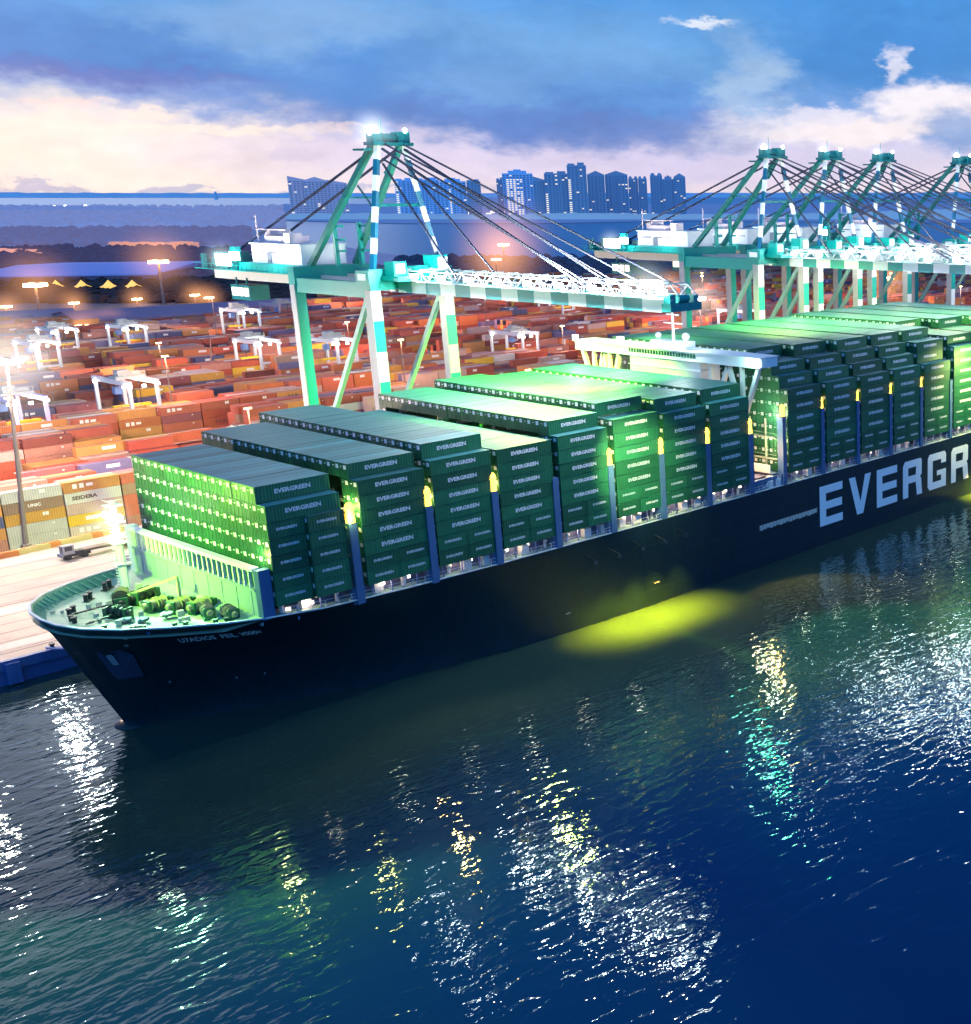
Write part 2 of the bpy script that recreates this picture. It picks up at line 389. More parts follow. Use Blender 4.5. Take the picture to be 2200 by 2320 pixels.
mb = MB(); mb.quad([(-60000,-3000,0),(90000,-3000,0),(90000,120000,0),(-60000,120000,0)])
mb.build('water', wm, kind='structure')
# ------------------------------------------------------------------ the ship
ship = thing('container_ship', (66, 206, 0), 'long dark hulled container ship with EVERGREEN in white on its side, moored at the quay', 'container ship')
SO = Vector((66, 206, 0))
def sb(mb, name, mats, parent=None, **k):      # a part of the ship, built in world metres
    mb.v = [(x-SO.x, y-SO.y, z-SO.z) for x, y, z in mb.v]; return mb.build(name, mats, parent or ship, **k)
YC0, YS = 206.5, 182.5
def yc(x): s = min(1, max(0, (x-88)/62)); s = s*s*(3-2*s); return YC0+(210.4-YC0)*s
Dk = [(65.6,206.5,20.3),(66.0,201.8,20.25),(67.5,197.2,20.2),(71,192.5,20.0),(76,188.5,19.75),(82,185.1,19.4),(88,182.8,19.1),(96,182.5,18.4),(110,182.5,17.9),(130,182.5,17.6),(160,182.5,17.45),(200,182.5,17.4),(250,182.5,17.4),(310,182.5,17.5),(430,182.5,17.5)]
Wk = [(74.6,206.5),(75.2,205.6),(76.6,204.3),(80,202),(86,199),(92,196),(98,193.6),(105,190.8),(117,187.3),(134,184.2),(162,182.6),(200,182.5),(250,182.5),(310,182.5),(430,182.5)]
def hp(u, tt):       # hull surface: u along (0..14), tt 0 water .. 1 deck, starboard side
    i = min(13, max(0, int(u))); f = u-i
    def pt(j):
        d = Dk[j]; w_ = Wk[j]; p = 1+min(1.0, j*.22)*(1 if j < 11 else 0); s = tt**p if tt > 0 else tt
        return Vector((w_[0]+(d[0]-w_[0])*s, w_[1]+(d[1]-w_[1])*s, d[2]*tt))
    return pt(i).lerp(pt(i+1), f)
mb = MB(); NU, NV = 56, 12; g = {}
for side in (0, 1):
    for a in range(NU+1):
        for b_ in range(-2, NV+1):
            p = hp(a*14/NU, max(b_, 0)/NV)
            if b_ < 0: p = p+Vector((.25*b_ if a < 20 else 0, 0, 2.0*b_))
            if side: p.y = 2*yc(p.x)-p.y
            g[side, a, b_] = len(mb.v); mb.v.append(tuple(p))
for side in (0, 1):
    for a in range(NU):
        for b_ in range(-2, NV):
            q = (g[side,a,b_], g[side,a+1,b_], g[side,a+1,b_+1], g[side,a,b_+1])
            mb.f.append(q if side == 0 else q[::-1]); mb.m.append(0); mb.c.append(None)
hull = sb(mb, 'hull', HULLM, smooth=True)
# bulb under the stem
mb = MB(); mb.sphere((75.5, 206.5, -1.2), 3.0, nu=16, nv=10, sz=.8); mb.cyl((75.5,206.5,-1.6),(90,206.5,-2.4),2.6,4,n=14); sb(mb, 'bow_bulb', HULLM, hull, smooth=True).location -= Vector((0,0,0))
# deck, edge rim, bulwark with frames
mb = MB(); rows = []
for a in range(0, 13):
    x, y, z = Dk[a]; rows.append((x, y, z))
def inn(x, y, z): return (x+.35 if x < 68 else x, y+.22, z)
dz = lambda x, z: (z-1.35 if x < 87 else z-.02)
for (x0, y0, z0), (x1, y1, z1) in zip(Dk, Dk[1:]):
    mb.quad([(x0, y0+.25, dz(x0, z0)), (x1, y1+.25, dz(x1, z1)), (x1, 2*yc(x1)-y1-.25, dz(x1, z1)), (x0, 2*yc(x0)-y0-.25, dz(x0, z0))])
sb(mb, 'deck', mat('deck_paint', (.36, .50, .36), .55, var=.22, scale=.8, bump=.2))
def dkz(x):
    for (x0, y0, z0), (x1, y1, z1) in zip(Dk, Dk[1:]):
        if x0 <= x <= x1: return z0+(z1-z0)*(x-x0)/(x1-x0)
    return 17.5
rim = MB(); bw = MB(); fr_ = MB()
for sgn in (0, 1):
    us = [k*.125 for k in range(0, 57)]+list(range(8, 15))
    def S(p): return Vector((p.x, 2*yc(p.x)-p.y, p.z)) if sgn else p.copy()
    for u0, u1 in zip(us, us[1:]):
        a_, bb = S(hp(u0, 1)), S(hp(u1, 1))
        if a_.x < 88: rim.beam(a_+Vector((0,0,.1)), bb+Vector((0,0,.1)), .42, .2)
        else: rim.beam(a_+Vector((0,.1*(1-2*sgn),.08)), bb+Vector((0,.1*(1-2*sgn),.08)), .3, .18)
        if a_.x < 86.5:
            def inn_(u, tt, k):
                p = S(hp(u, tt)); n = Vector((84, yc(84), 0))-p; n.z = 0; n.normalize(); return p+n*k
            lo = 1-1.34/20
            A0, A1, B0, B1 = inn_(u0, lo, .22), inn_(u1, lo, .22), inn_(u0, .998, .22), inn_(u1, .998, .22)
            bw.quad([A0, A1, B1, B0])
            if int(u0*8) % 2 == 0:
                fr_.beam(inn_(u0, lo, .3), inn_(u0, .99, .34), .16, .3); fr_.beam(inn_(u0, lo, 1.0), inn_(u0, .98, .4), .12, .18)
sb(rim, 'deck_rim', mat('rim_white', (.7, .72, .68), .5), hull)
bul = sb(bw, 'bulwark', mat('bulwark_green', (.08, .25, .17), .6, var=.3), None)
sb(fr_, 'bulwark_frame', mat('frame_green', (.25, .45, .32), .6, var=.3), bul)
# EVERGREEN in block letters on the side
def letter(ch):
    E_ = [[(0,0),(1,0),(1,.2),(.27,.2),(.27,.4),(.97,.4),(.97,.6),(.27,.6),(.27,.8),(1,.8),(1,1),(0,1)]]
    if ch == 'E': return [[(0,0),(1,0),(1,.2),(0,.2)],[(0,.2),(.27,.2),(.27,.8),(0,.8)],[(.27,.4),(.97,.4),(.97,.6),(.27,.6)],[(0,.8),(1,.8),(1,1),(0,1)]]
    if ch == 'V': return [[(0,1),(.36,0),(.64,0),(.52,.32),(.28,1)],[(.52,.32),(.64,0),(1.02,1),(.74,1)]]
    if ch == 'R': return [[(0,0),(.27,0),(.27,.9),(0,.88)],[(0,.88),(.27,.9),(.27,.8),(.97,.8),(.97,.95),(.9,1),(.1,1)],[(.27,.38),(.66,.38),(.66,.58),(.27,.58)],[(.66,.58),(.66,.38),(.72,0),(1,0),(.94,.44),(.88,.5),(.97,.56),(.97,.8),(.68,.8)],]
    if ch == 'G': return [[(0,.1),(.1,0),(.27,0),(.27,1),(.1,1),(0,.9)],[(.27,0),(1,0),(1,.2),(.27,.2)],[(.27,.8),(1,.8),(1,.92),(.92,1),(.27,1)],[(.73,.2),(1,.2),(1,.5),(.73,.5)],[(.5,.36),(.73,.36),(.73,.5),(.5,.5)],[(.73,.68),(1,.68),(1,.8),(.73,.8)]]
    if ch == 'N': return [[(0,0),(.27,0),(.27,1),(0,1)],[(.73,0),(1,0),(1,1),(.73,1)],[(.27,1),(.27,.6),(.73,0),(.73,.4)]]
for i, ch in enumerate('EVERGREEN'):
    x0 = 218.4+i*11.25; mb = MB()
    for poly in letter(ch): mb.quad([(x0+8.7*px, YS-.06, 4.75+9.75*pz) for px, pz in poly])
    sb(mb, 'letter', WHITE, hull)
# name on the bow, mapped on to the flared plating
def find(px, py):
    best = None
    for a in range(0, 400):
        for b_ in range(10, 101, 2):
            p = hp(a*.03, b_/100); q = pr(*p); d = (q[0]-px)**2+(q[1]-py)**2
            if best is None or d < best[0]: best = (d, a*.03, b_/100)
    return best[1:]
def onhull(tm, pa, pb, hfrac, name, mats, off=.08):
    (ua, ta), (ub, tb) = find(*pa), find(*pb); wd = max(p[0] for p in tm.v); mb = MB(); mb.f = tm.f; mb.m = tm.m; mb.c = tm.c
    hm = max(p[2] for p in tm.v)
    for p in tm.v:
        k = p[0]/wd; u = ua+(ub-ua)*k; tt = ta+(tb-ta)*k+hfrac*p[2]/hm
        q = hp(u, tt); e = (hp(u+.05, tt)-q).cross(hp(u, tt+.03)-q).normalized(); e = e if e.y < 0 else -e
        mb.v.append(tuple(q+e*off))
    return sb(mb, name, mats, hull)
onhull(text_mb('U7ADIOS  PEIL. V000=', 1.0, bold=.03), (409, 1455), (596, 1433), .055, 'bow_name', WHITE)
mb = MB(); ua, ta = find(300, 1500)
for k in range(2): pass
def patch(px, py, du, dt_, name, m_, off=.1):
    u, tt = find(px, py); mb = MB(); N = 5
    pts = []
    for cx, cz in ((-1,-.7),(-.7,-1),(.8,-.9),(1,.6),(.6,1),(-.9,.8)):
        q = hp(u+du*cx, tt+dt_*cz); e = (hp(u+.05, tt)-hp(u, tt)).cross(hp(u, tt+.03)-hp(u, tt)).normalized(); e = e if e.y < 0 else -e
        pts.append(q+e*off)
    mb.quad(pts); return sb(mb, name, m_, hull)
patch(271, 1505, .55, .16, 'anchor_pocket', mat('anchor_pocket', (.03, .05, .1), .4), .15)
patch(256, 1492, .10, .06, 'anchor', GREYP, .3)
for px, py in ((283,1448),(286,1462)): patch(px, py, .06, .012, 'hawse_hole', GREYP)
for px, py in ((296,1426),(321,1425)): patch(px, py, .14, .014, 'fairlead_opening', DARK, .12)
for px, py in ((535,1535),(600,1523),(385,1545),(1492,1318),(1286,1390)): patch(px, py, .02, .01, 'hull_mark', GREYP)
# gangway stowed in a slot of the side
mb = MB(); g0 = at(1400+745/2.345, 680+1225/2.345, Y=YS); g1 = at(1400+1060/2.345, 680+1125/2.345, Y=YS)
zz = (g0.z+g1.z)/2+.4; mb.box(g0.x, g1.x, YS-.10, YS-.04, zz-.75, zz+.75); gw = sb(mb, 'gangway_slot', mat('slot_dark', (.05,.05,.06), .6), hull)
mb = MB()
for k in range(18):
    xa = g0.x+.4+k*(g1.x-g0.x-.8)/18; mb.box(xa, xa+(g1.x-g0.x-.8)/18*.82, YS-.35, YS-.11, zz-.5+(k%3)*.12, zz+.45)
mb.beam((g0.x+.3, YS-.3, zz+.6), (g1.x-.3, YS-.3, zz+.6), .12)
sb(mb, 'gangway', mat('gangway_alu', (.62,.56,.48), .5, var=.3), hull)
mb = MB()
for k in range(40): mb.beam((100+k*8, YS-.03, 1), (100+k*8, YS-.03, 1.05), .02)
# hull plate seams
mb = MB()
for z in (3.2, 6.5, 9.6, 12.8):
    mb.box(162, 425, YS-.03, YS-.012, z, z+.07)
for k in range(30): mb.box(163+k*8.6, 163.06+k*8.6, YS-.029, YS-.011, .3, 17)
for k in range(14): mb.box(172+k*16.5, 172.9+k*16.5, YS-.045, YS-.03, 8.9+(k % 3)*1.6, 9.3+(k % 3)*1.6)
sb(mb, 'plate_seam', mat('seam', (.013,.036,.045), .5), hull)
# breakwater and its railing
BX = 87.2
mb = MB(); mb.box(BX, BX+.3, 184.6, 225.6, 17.6, 23.2)
for k in range(9): mb.beam((BX-.02, 186.5+k*4.6, 17.8), (BX-.02, 186.5+k*4.6, 23.1), .1, .12)
mb.box(BX-.4, BX+.5, 184.6, 225.6, 23.2, 23.5)
bwk = sb(mb, 'breakwater', mat('breakwater_paint', (.26, .36, .36), .5, var=.12, streak=.12))
mb = MB()
for k in range(26): mb.beam((BX+.1, 184.9+k*1.62, 23.5), (BX+.1, 184.9+k*1.62, 26.4), .38, .3)
mb.box(BX-.45, BX+.7, 184.5, 225.8, 26.4, 26.9); sb(mb, 'breakwater_railing', WPAINT, bwk)
mb = MB(); mb.prism([(BX-.3,182.95),(BX+1.5,182.95),(BX+1.5,184.5),(BX-.3,184.5)], 18.9, 26.7); sb(mb, 'end_post', BLUEP, bwk)
mb = MB(); mb.prism([(BX-.3,225.7),(BX+1.2,225.7),(BX+1.2,227.4),(BX-.3,227.4)], 17.9, 27); sb(mb, 'end_post', WPAINT, bwk)
# foremast with its floodlights
mx = at(285, 1330, z=18.9); MXx, MXy = mx.x, mx.y
mb = MB(); mb.cyl((MXx, MXy, 18.8), (MXx, MXy, 33.5), .75, .45, n=10)
for z in (23, 26.5, 30, 32.8): mb.box(MXx-1.1, MXx+1.1, MXy-1.1, MXy+1.1, z, z+.15); mb.beam((MXx-1.05,MXy-1.05,z+1),(MXx+1.05,MXy-1.05,z+1),.06); mb.beam((MXx-1.05,MXy+1.05,z+1),(MXx-1.05,MXy-1.05,z+1),.06)
for k in range(28): mb.box(MXx-1.0, MXx-.8, MXy-.35, MXy+.35, 19+k*.5, 19.06+k*.5)
fm = sb(mb, 'foremast', WPAINT)
mb = MB()
for dx, dy, z, r in ((-.9,-.9,31.2,.7),(-.9,.7,31.4,.6),(-.6,-1.2,27.4,.45),(.2,-1.4,31.0,.5)): mb.sphere((MXx+dx, MXy+dy, z), r, nu=10, nv=7)
sb(mb, 'floodlight', LWHITE, fm)
# windlasses, winches, bollards, chain on the foredeck
def winch(cx, cy, rz, s=1.0):
    t_ = MB(); A, B = MB(), MB()
    A.box(-1.6,1.6,-.9,.9,0,.35); A.box(-1.7,-1.3,-.8,.8,.35,2.0); A.box(1.3,1.7,-.8,.8,.35,2.0); A.box(-.2,.2,-.7,.7,.35,1.8)
    A.box(1.75,2.6,-.6,.6,.3,1.7)
    B.cyl((-1.25,0,1.3),(-.25,0,1.3),.75,n=14); B.cyl((.25,0,1.3),(1.25,0,1.3),.75,n=14)
    for x in (-1.28,-.25,.22,1.25): B.cyl((x,0,1.3),(x+.07,0,1.3),1.05,n=14)
    B.cyl((-2.2,0,1.3),(-1.7,0,1.3),.4,.55,n=10)
    M_ = Matrix.Translation((cx-SO.x, cy-SO.y, 18.15)) @ Matrix.Rotation(rz, 4, 'Z') @ Matrix.Scale(s, 4)
    C1 = MB(); C1.add(A, M=M_); w1 = C1.build('mooring_winch', mat('winch_green', (.02,.10,.05), .5, var=.3), ship)
    C2 = MB(); C2.add(B, M=M_); C2.build('winch_drum', DARK if s > 1 else mat('rope_drum', (.26,.25,.16), .8, var=.25, scale=6), w1)
for cx, cy, rz, s in ((75.2,203.6,1.9,1.05),(77.6,208.8,1.2,1.15),(80.5,203.5,.2,1.0),(82.5,200.3,.25,1.0),(84.2,197.2,.25,1.0),(83.6,193.5,1.3,.95),(85.2,189.8,1.45,1.0),(79.4,213.5,.9,.9),(81.0,209.3,.4,1.1)): winch(cx, cy, rz, s)
def bollard(cx, cy, rz=0, s=1):
    mb = MB(); mb.box(-1,1,-.4,.4,0,.15)
    for x in (-.6,.6): mb.cyl((x,0,.15),(x,0,1.0),.28,n=10); mb.cyl((x,0,1.0),(x,0,1.12),.38,n=10)
    M_ = Matrix.Translation((cx-SO.x, cy-SO.y, 18.3)) @ Matrix.Rotation(rz, 4, 'Z') @ Matrix.Scale(s, 4)
    c = MB(); c.add(mb, M=M_); c.build('bollard', DARK, ship)
for cx, cy, rz in ((70.5,197.8,.9),(73.8,194,-.7),(78.2,190.6,-.6),(82.6,187.3,-.5),(71.5,211.5,.8),(76,217,.8),(80.6,221.4,.7),(69.8,206.5,1.5)): bollard(cx, cy, rz, 1.2)
def chain(pts, name='anchor_chain'):
    mb = MB()
    for a, b_ in zip(pts, pts[1:]):
        a = Vector(a); b_ = Vector(b_); n = int((b_-a).length/.55)
        for k in range(n):
            p = a.lerp(b_, k/n); q = a.lerp(b_, (k+.85)/n)
            mb.beam(p, q, .5 if k % 2 else .25, .22)
    sb(mb, name, DARK)
chain([(70.2,203,19.0),(74.3,203.4,19.3)]); chain([(70.6,209.5,19.0),(76.5,208.9,19.4)])
mb = MB(); mb.beam((76.5,211.5,18.9),(84.5,204.5,22.6),.35); mb.beam((84.5,204.5,18.5),(84.5,204.5,22.6),.4); sb(mb, 'deck_crane_arm', mat('pale_green_steel', (.5,.6,.3), .5))
random.seed(3)
mb = MB()
for k in range(26):
    x = random.uniform(69, 86); y = random.uniform(190+abs(x-86)*.35, 218-abs(x-86)*.1)
    s_ = random.uniform(.2,.55)
    if random.random() < .5: mb.cyl((x,y,18.5),(x,y,18.9+s_), s_*.7, n=8)
    else: mb.box(x-s_,x+s_,y-s_*.6,y+s_*.6,18.4,18.8+s_)
sb(mb, 'deck_fitting', mat('fitting_pale', (.45,.5,.4), .5, var=.3))
mb = MB()
for (x,y) in ((76.3,198.6),(74.6,200.5),(79.6,198.2)): mb.sphere((x,y,18.9),.95,nu=9,nv=6,sz=.5,jit=.15)
sb(mb, 'rope_coil', mat('rope', (.14,.17,.2), .9, var=.5, scale=2))
mb = MB()
for a,b_ in zip([Vector(d) for d in Dk[2:7]], [Vector(d) for d in Dk[3:8]]):
    for k in range(5):
        p = a.lerp(b_, k/5)+Vector((.2,.35,0)); mb.beam(p, p+Vector((0,0,1.1)), .07)
    mb.beam(a+Vector((.2,.35,1.1)), b_+Vector((.2,.35,1.1)), .07); mb.beam(a+Vector((.2,.35,.6)), b_+Vector((.2,.35,.6)), .05)
# side railing of the main deck
mb = MB(); x = 90
while x < 300:
    mb.beam((x, YS+.25, dkz(x)), (x, YS+.25, dkz(x)+1.2), .08); x += 2.2
for k in range(30):
    xa, xb = 90+k*7, 97+k*7
    for z in (.6, 1.2): mb.beam((xa, YS+.25, dkz(xa)+z), (xb, YS+.25, dkz(xb)+z), .06)
sb(mb, 'deck_railing', mat('rail_white', (.6,.62,.66), .5))
# hatch coaming, walkway wall with doors and vents
mb = MB(); mb.box(88.2, 430, 185.4, 185.8, 17.3, 19.6); mb.box(88.2, 430, 185.4, 235, 19.45, 19.6)
sb(mb, 'hatch_coaming', mat('coaming', (.12,.12,.2), .6, var=.3))
random.seed(11)
mbv, mbl, mbp = MB(), MB(), MB(); x = 90.5
while x < 300:
    k = random.random()
    if k < .55:
        s_ = random.uniform(.55, .95); q_ = dkz(x)-17.4; mbv.cyl((x, 184.6, 17.4+q_), (x, 184.6, 18.6+q_), s_*.45, n=8); mbv.sphere((x, 184.4, 18.8+q_), s_*.68, nu=8, nv=5, sz=.75)
    else: mbv.box(x-.8, x+.8, 184.1, 185.3, 17.5, 19.2+dkz(x)-17.5)
    mbp.beam((x+2.0, 183.6, 17.4), (x+2.0, 183.6, 19.9), .22)
    if random.random() < .8: mbl.box(x+1.0, x+1.7, 185.15, 185.38, 18.7, 19.2)
    x += random.uniform(3.4, 5.2)
sb(mbv, 'deck_vent', mat('vent_white', (.8,.74,.7), .5)); sb(mbp, 'deck_pillar', mat('pillar_violet', (.2,.22,.42), .5)); sb(mbl, 'walkway_lamp', mat('walk_lamp', (1,1,1), emit=(1,.82,.66), es=5))
for k in range(15): light((94+k*13.3, 183.9, 19.6), 260, (1, .75, .55), .15, name='walkway_light')
# ------------------------------------------------------------------ bays, lashing bridges, deckhouse
BW = 2.4
def rows_(f): return f
BAYS = [  # x0, z0, tier height, rows, tiers by row
 (89.0, 20.6, 2.65, 18, lambda r: 6 if r == 0 else 7),
 (104.0, 20.1, 2.5, 21, lambda r: 7 if r == 0 else 8),
 (117.2, 20.0, 2.65, 23, lambda r: 7 if r == 0 else 8),
 (130.3, 20.0, 2.61, 23, lambda r: 7),
 (143.6, 20.0, 2.65, 24, lambda r: 7 if r == 0 else 8),
 (157.0, 20.1, 2.8, 24, lambda r: 7 if r < 2 else 8),
 (170.0, 20.0, 2.72, 24, lambda r: 7 if r == 0 else 8),
 (183.2, 20.0, 2.76, 24, lambda r: 7 if r < 1 else 8),
 (208.0, 19.8, 2.76, 24, lambda r: (7, 8, 9, 9, 9)[r] if r < 5 else 10),
 (221.6, 19.7, 2.76, 24, lambda r: (7, 8, 9, 9, 10)[r] if r < 5 else 10),
 (235.0, 19.7, 2.76, 24, lambda r: (7, 8, 9, 10)[r] if r < 4 else 10),
 (248.5, 19.7, 2.76, 24, lambda r: (7, 8, 9, 10)[r] if r < 4 else 10),
 (262.0, 19.6, 2.76, 24, lambda r: (7, 9, 9, 10)[r] if r < 4 else 10),
 (275.8, 19.9, 2.78, 24, lambda r: (8, 9)[r] if r < 2 else (9 if r < 8 else 10)),
 (289.4, 19.9, 2.78, 24, lambda r: (8, 9)[r] if r < 2 else (9 if r < 6 else 10)),
 (303.0, 19.9, 2.78, 24, lambda r: 9 if r < 4 else 10),
 (316.6, 19.9, 2.78, 24, lambda r: 9 if r < 4 else 10),
]
CL = 11.75
def cont_mb(L, h, short=False, ends=True):
    mb = MB(); W_ = BW-.12; h_ = h-.08
    mb.box(0, L, 0, W_, 0, h_, 0, skip='t')
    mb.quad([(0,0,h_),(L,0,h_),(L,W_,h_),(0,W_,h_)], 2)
    for x in (0, L-.16):      # corner posts and rails stand proud of the panels
        mb.box(x, x+.16, -.035, .0, 0, h_, 0)
    mb.box(.16, L-.16, -.03, 0, h_-.16, h_, 0); mb.box(.16, L-.16, -.03, 0, 0, .18, 0)
    for y in (0, W_/2-.06, W_-.12): mb.box(-.035, 0, y, y+.12, 0, h_, 0)
    for y in (.45, .85, 1.45, 1.9): mb.box(-.07, -.035, y, y+.05, .15, h_-.1, 0)
    if short: tx = text_mb('EVERGREEN', .42, 3.2, .05); mb.add(tx, (L*.5-1.6, -.045, h_*.48), mi=1)
    else: tx = text_mb('EVERGREEN', .66, 5.7, .06, 1.0); mb.add(tx, (L*.5-2.9, -.045, h_*.42), mi=1)
    if ends:
        mb.quad([(-.08,.25,h_*.60),(-.08,.25,h_*.88),(-.08,1.05,h_*.88),(-.08,1.05,h_*.60)], 1)
        mb.quad([(-.08,1.5,h_*.72),(-.08,1.5,h_*.78),(-.08,1.95,h_*.78),(-.08,1.95,h_*.72)], 1)
    return mb
cont_cache = {}
def cont_mesh(L, h, short):
    k = (round(L, 2), round(h, 2), short)
    if k not in cont_cache:
        mb = cont_mb(L, h, short); cont_cache[k] = (mb, mb.mesh('shipping_container', [GREEN, LETT, GROOF]))
    return cont_cache[k]
def area(p0, p1, faces):
    x0, y0, z0 = p0; x1, y1, z1 = p1; tot = 0
    F_ = {'t': [(x0,y0,z1),(x1,y0,z1),(x1,y1,z1),(x0,y1,z1)], 's': [(x0,y0,z0),(x1,y0,z0),(x1,y0,z1),(x0,y0,z1)], 'w': [(x0,y0,z0),(x0,y1,z0),(x0,y1,z1),(x0,y0,z1)]}
    for f, k in faces:
        q = [pr(*p)[:2] for p in F_[f]]; xs = [a[0] for a in q]; ys = [a[1] for a in q]
        if min(xs) > 2200 or max(xs) < 0: continue
        a = 0
        for i in range(4): a += q[i][0]*q[(i+1) % 4][1]-q[(i+1) % 4][0]*q[i][1]
        tot += abs(a)/2*k
    return tot
cargo = []
for b_, (x0, z0, h, nr, fn) in enumerate(BAYS):
    for r in range(nr):
        n = fn(r); y0 = 182.55+r*BW
        for k in range(n):
            tw = (b_ == 0 and r == 0 and k < 5) or (r == 0 and b_ > 0 and k < 2)
            ex = []
            if k == n-1: ex.append(('t', 1))
            if r == 0: ex.append(('s', 1))
            elif fn(r-1) <= k: ex.append(('s', 1))
            pv = BAYS[b_-1] if b_ and b_ != 8 else None
            if pv is None: ex.append(('w', 1 if b_ == 0 else (.5 if r < 4 or k > 5 else 0)))
            elif z0+h*(k+1) > pv[1]+pv[2]*(pv[4](r) if r < pv[3] else 0)+.4: ex.append(('w', .7))
            jit = 0 if k < n-1 else random.choice((-.16,-.05,0,.05,.16))
            for s_ in ((0, 1) if tw else (None,)):
                L = CL if s_ is None else CL/2-.05; xx = x0+(0 if not s_ else CL/2+.05)
                yy = y0+(-.75 if (b_ == 0 and r == 0 and s_ == 1) else 0)
                exs = list(ex); yy += jit*.6
                A = area((xx, yy, z0+h*k), (xx+L, yy+BW, z0+h*(k+1)), exs)
                if ex or r in (1, nr-1): cargo.append((A, b_, r, k, n, s_, xx, yy, z0+h*k, L, h))
# lashing bridges in the gaps
gaps = [(102.35, 1), (116.05, 2), (129.1, 3), (142.35, 4), (155.6, 5), (168.95, 6), (182.15, 7), (195.3, 8), (206.3, 9), (220.0, 10), (233.5, 11), (246.95, 12), (260.4, 13), (274.2, 14), (287.9, 15), (301.6, 16)]
YSOD = mat('lit_yellow_steel', (.8, .62, .08), .5, var=.2)  # yellow lamp light put into the steel's own colour
for gx, gi in gaps:
    far_ = gi > 8; mb = MB(); ztop = 31.0 if not far_ else 33.2
    w_ = 1.3 if not far_ else 1.15
    for j in range(1, 12): mb.beam((gx+.0, 183.2+j*4.8, 17.4), (gx+.0, 183.2+j*4.8, ztop-1), .35)
    for z in (23.0, 28.0): mb.box(gx-.5, gx+.5, 184.5, 236, z, z+.2); mb.beam((gx-.5, 184.5, z+1.1), (gx-.5, 236, z+1.1), .08)
    lbp = sb(mb, 'lashing_bridge', mat('lashing_steel', (.25,.3,.25), .6, var=.3))
    mb = MB(); mb.prism([(gx-w_/2, 182.3), (gx+w_/2, 182.3), (gx+w_/2, 184.0), (gx-w_/2, 184.0)], 17.5, ztop)
    mb.prism([(gx-w_/2-.4, 182.75), (gx+w_/2+.4, 182.75), (gx+w_/2+.4, 184.2), (gx-w_/2-.4, 184.2)], 17.5, 20.2)
    sb(mb, 'lashing_post', BLUEP, lbp)
    mb = MB(); s_ = 1.0 if not far_ else .8
    mb.cyl((gx, 182.9, ztop+.05), (gx, 182.9, ztop+2.2*s_), .72*s_, .6*s_, n=10); mb.sphere((gx, 182.9, ztop+2.4*s_), .72*s_, nu=10, nv=6, sz=1.4)
    if gi not in (4, 14): sb(mb, 'lashing_lamp', LYEL, lbp)
    if gi in (1, 2, 3):
        mb = MB()
        for k in range(6): mb.box(gx-.42, gx+.42, 185.0, 185.3, 20.3+k*1.7, 21.4+k*1.7)
        sb(mb, 'ladder_panel', YSOD, lbp)
light((102.3, 184.6, 33), 2600, (1, .9, .25), .3); light((101.6, 181.9, 32.0), 1200, (1, .95, .3), .3)
light((87.2, 184.8, 28.4), 2200, (1, .85, .3), .3); light((116.0, 184.6, 31.8), 900, (1, .8, .25), .3); light((129.1, 184.6, 31.8), 900, (1, .8, .25), .3)
light((168.9, 184.6, 30), 900, (1,.8,.25), .3)
mb = MB()
random.seed(5)
for k in range(16): mb.beam((101.9+random.uniform(-.3,.5), 182.9+random.uniform(0,1.5), 23+k*.65), (101.9+random.uniform(-.3,.8), 183.4+random.uniform(0,1.5), 24+k*.65), .25, .12)
sb(mb, 'lashing_gear', YSOD)
# deckhouse with the navigation bridge
PEACH = mat('house_paint', (.82,.76,.7), .5, var=.08, streak=.08)
mb = MB(); mb.box(197.2, 203.5, 199.0, 222.0, 17.4, 45.2)
for k in range(9): mb.box(196.9, 203.8, 198.7, 222.3, 19.8+k*2.9, 19.95+k*2.9)
dh = sb(mb, 'deckhouse', mat('house_white', (.72,.74,.76), .5, var=.08, streak=.1))
mb = MB(); mb.box(196.6, 202.6, 180.6, 240.6, 45.2, 47.3); mb.box(196.3, 202.9, 180.3, 240.9, 47.3, 47.5)
sb(mb, 'bridge_wing', mat('wing_white', (.78,.8,.82), .45, var=.06), dh)
mb = MB()
for k in range(24): mb.box(196.52, 196.6, 199.8+k*.92, 200.5+k*.92, 46.0, 46.95)
sb(mb, 'bridge_window', GLASS, dh)
mb = MB()
for y0, y1 in ((181.5,186.5),(190.5,186.5),(190.5,196),(226,229.5),(231.5,229.5),(231.5,235),(239,235)): mb.beam((197.6, y0 if y0 < 200 else y0, 45.2), (197.6, y1, 33 if y1 < 200 else 34), .9)
for y in (186.5, 196, 229.5, 235): mb.beam((197.6, y, 20), (197.6, y, 45.2), .8)
sb(mb, 'wing_strut', PEACH, dh)
mb = MB(); tx = text_mb('I P 8 N', 1.15, 9.5, 0.0, 2.0)
M_ = Matrix(((0,-1,0,197.1),(-1,0,0,217.5),(0,0,1,40.2),(0,0,0,1)))
mb.add(tx, M=M_); sb(mb, 'wall_lettering', mat('letter_grey', (.12,.14,.18), .6), dh)
mb = MB(); mb.box(198.5, 202, 205, 216, 47.5, 49.0); mb.cyl((200,210,49),(200,210,56),.35,.2); mb.beam((200,207,53),(200,213,53),.2); mb.beam((200,208,55),(200,212,55),.25); mb.sphere((200,206,50.2),.9,nu=10,nv=6); mb.sphere((200,215,50.0),.7,nu=10,nv=6)
sb(mb, 'monkey_island', WPAINT, dh)
mb = MB()
for y, z, s_ in ((240.2, 48.0, 1.0), (224, 48.4, 1.25), (204.0, 48.5, 1.3), (181.0, 46.3, 1.3)): mb.box(196.0, 196.9, y-s_*.55, y+s_*.55, z-s_*.6, z+s_*.7); mb.cyl((196.6,y,47.4),(196.6,y,z),.12,n=5)
sb(mb, 'wing_floodlight', LCOOL, dh)
mb = MB()
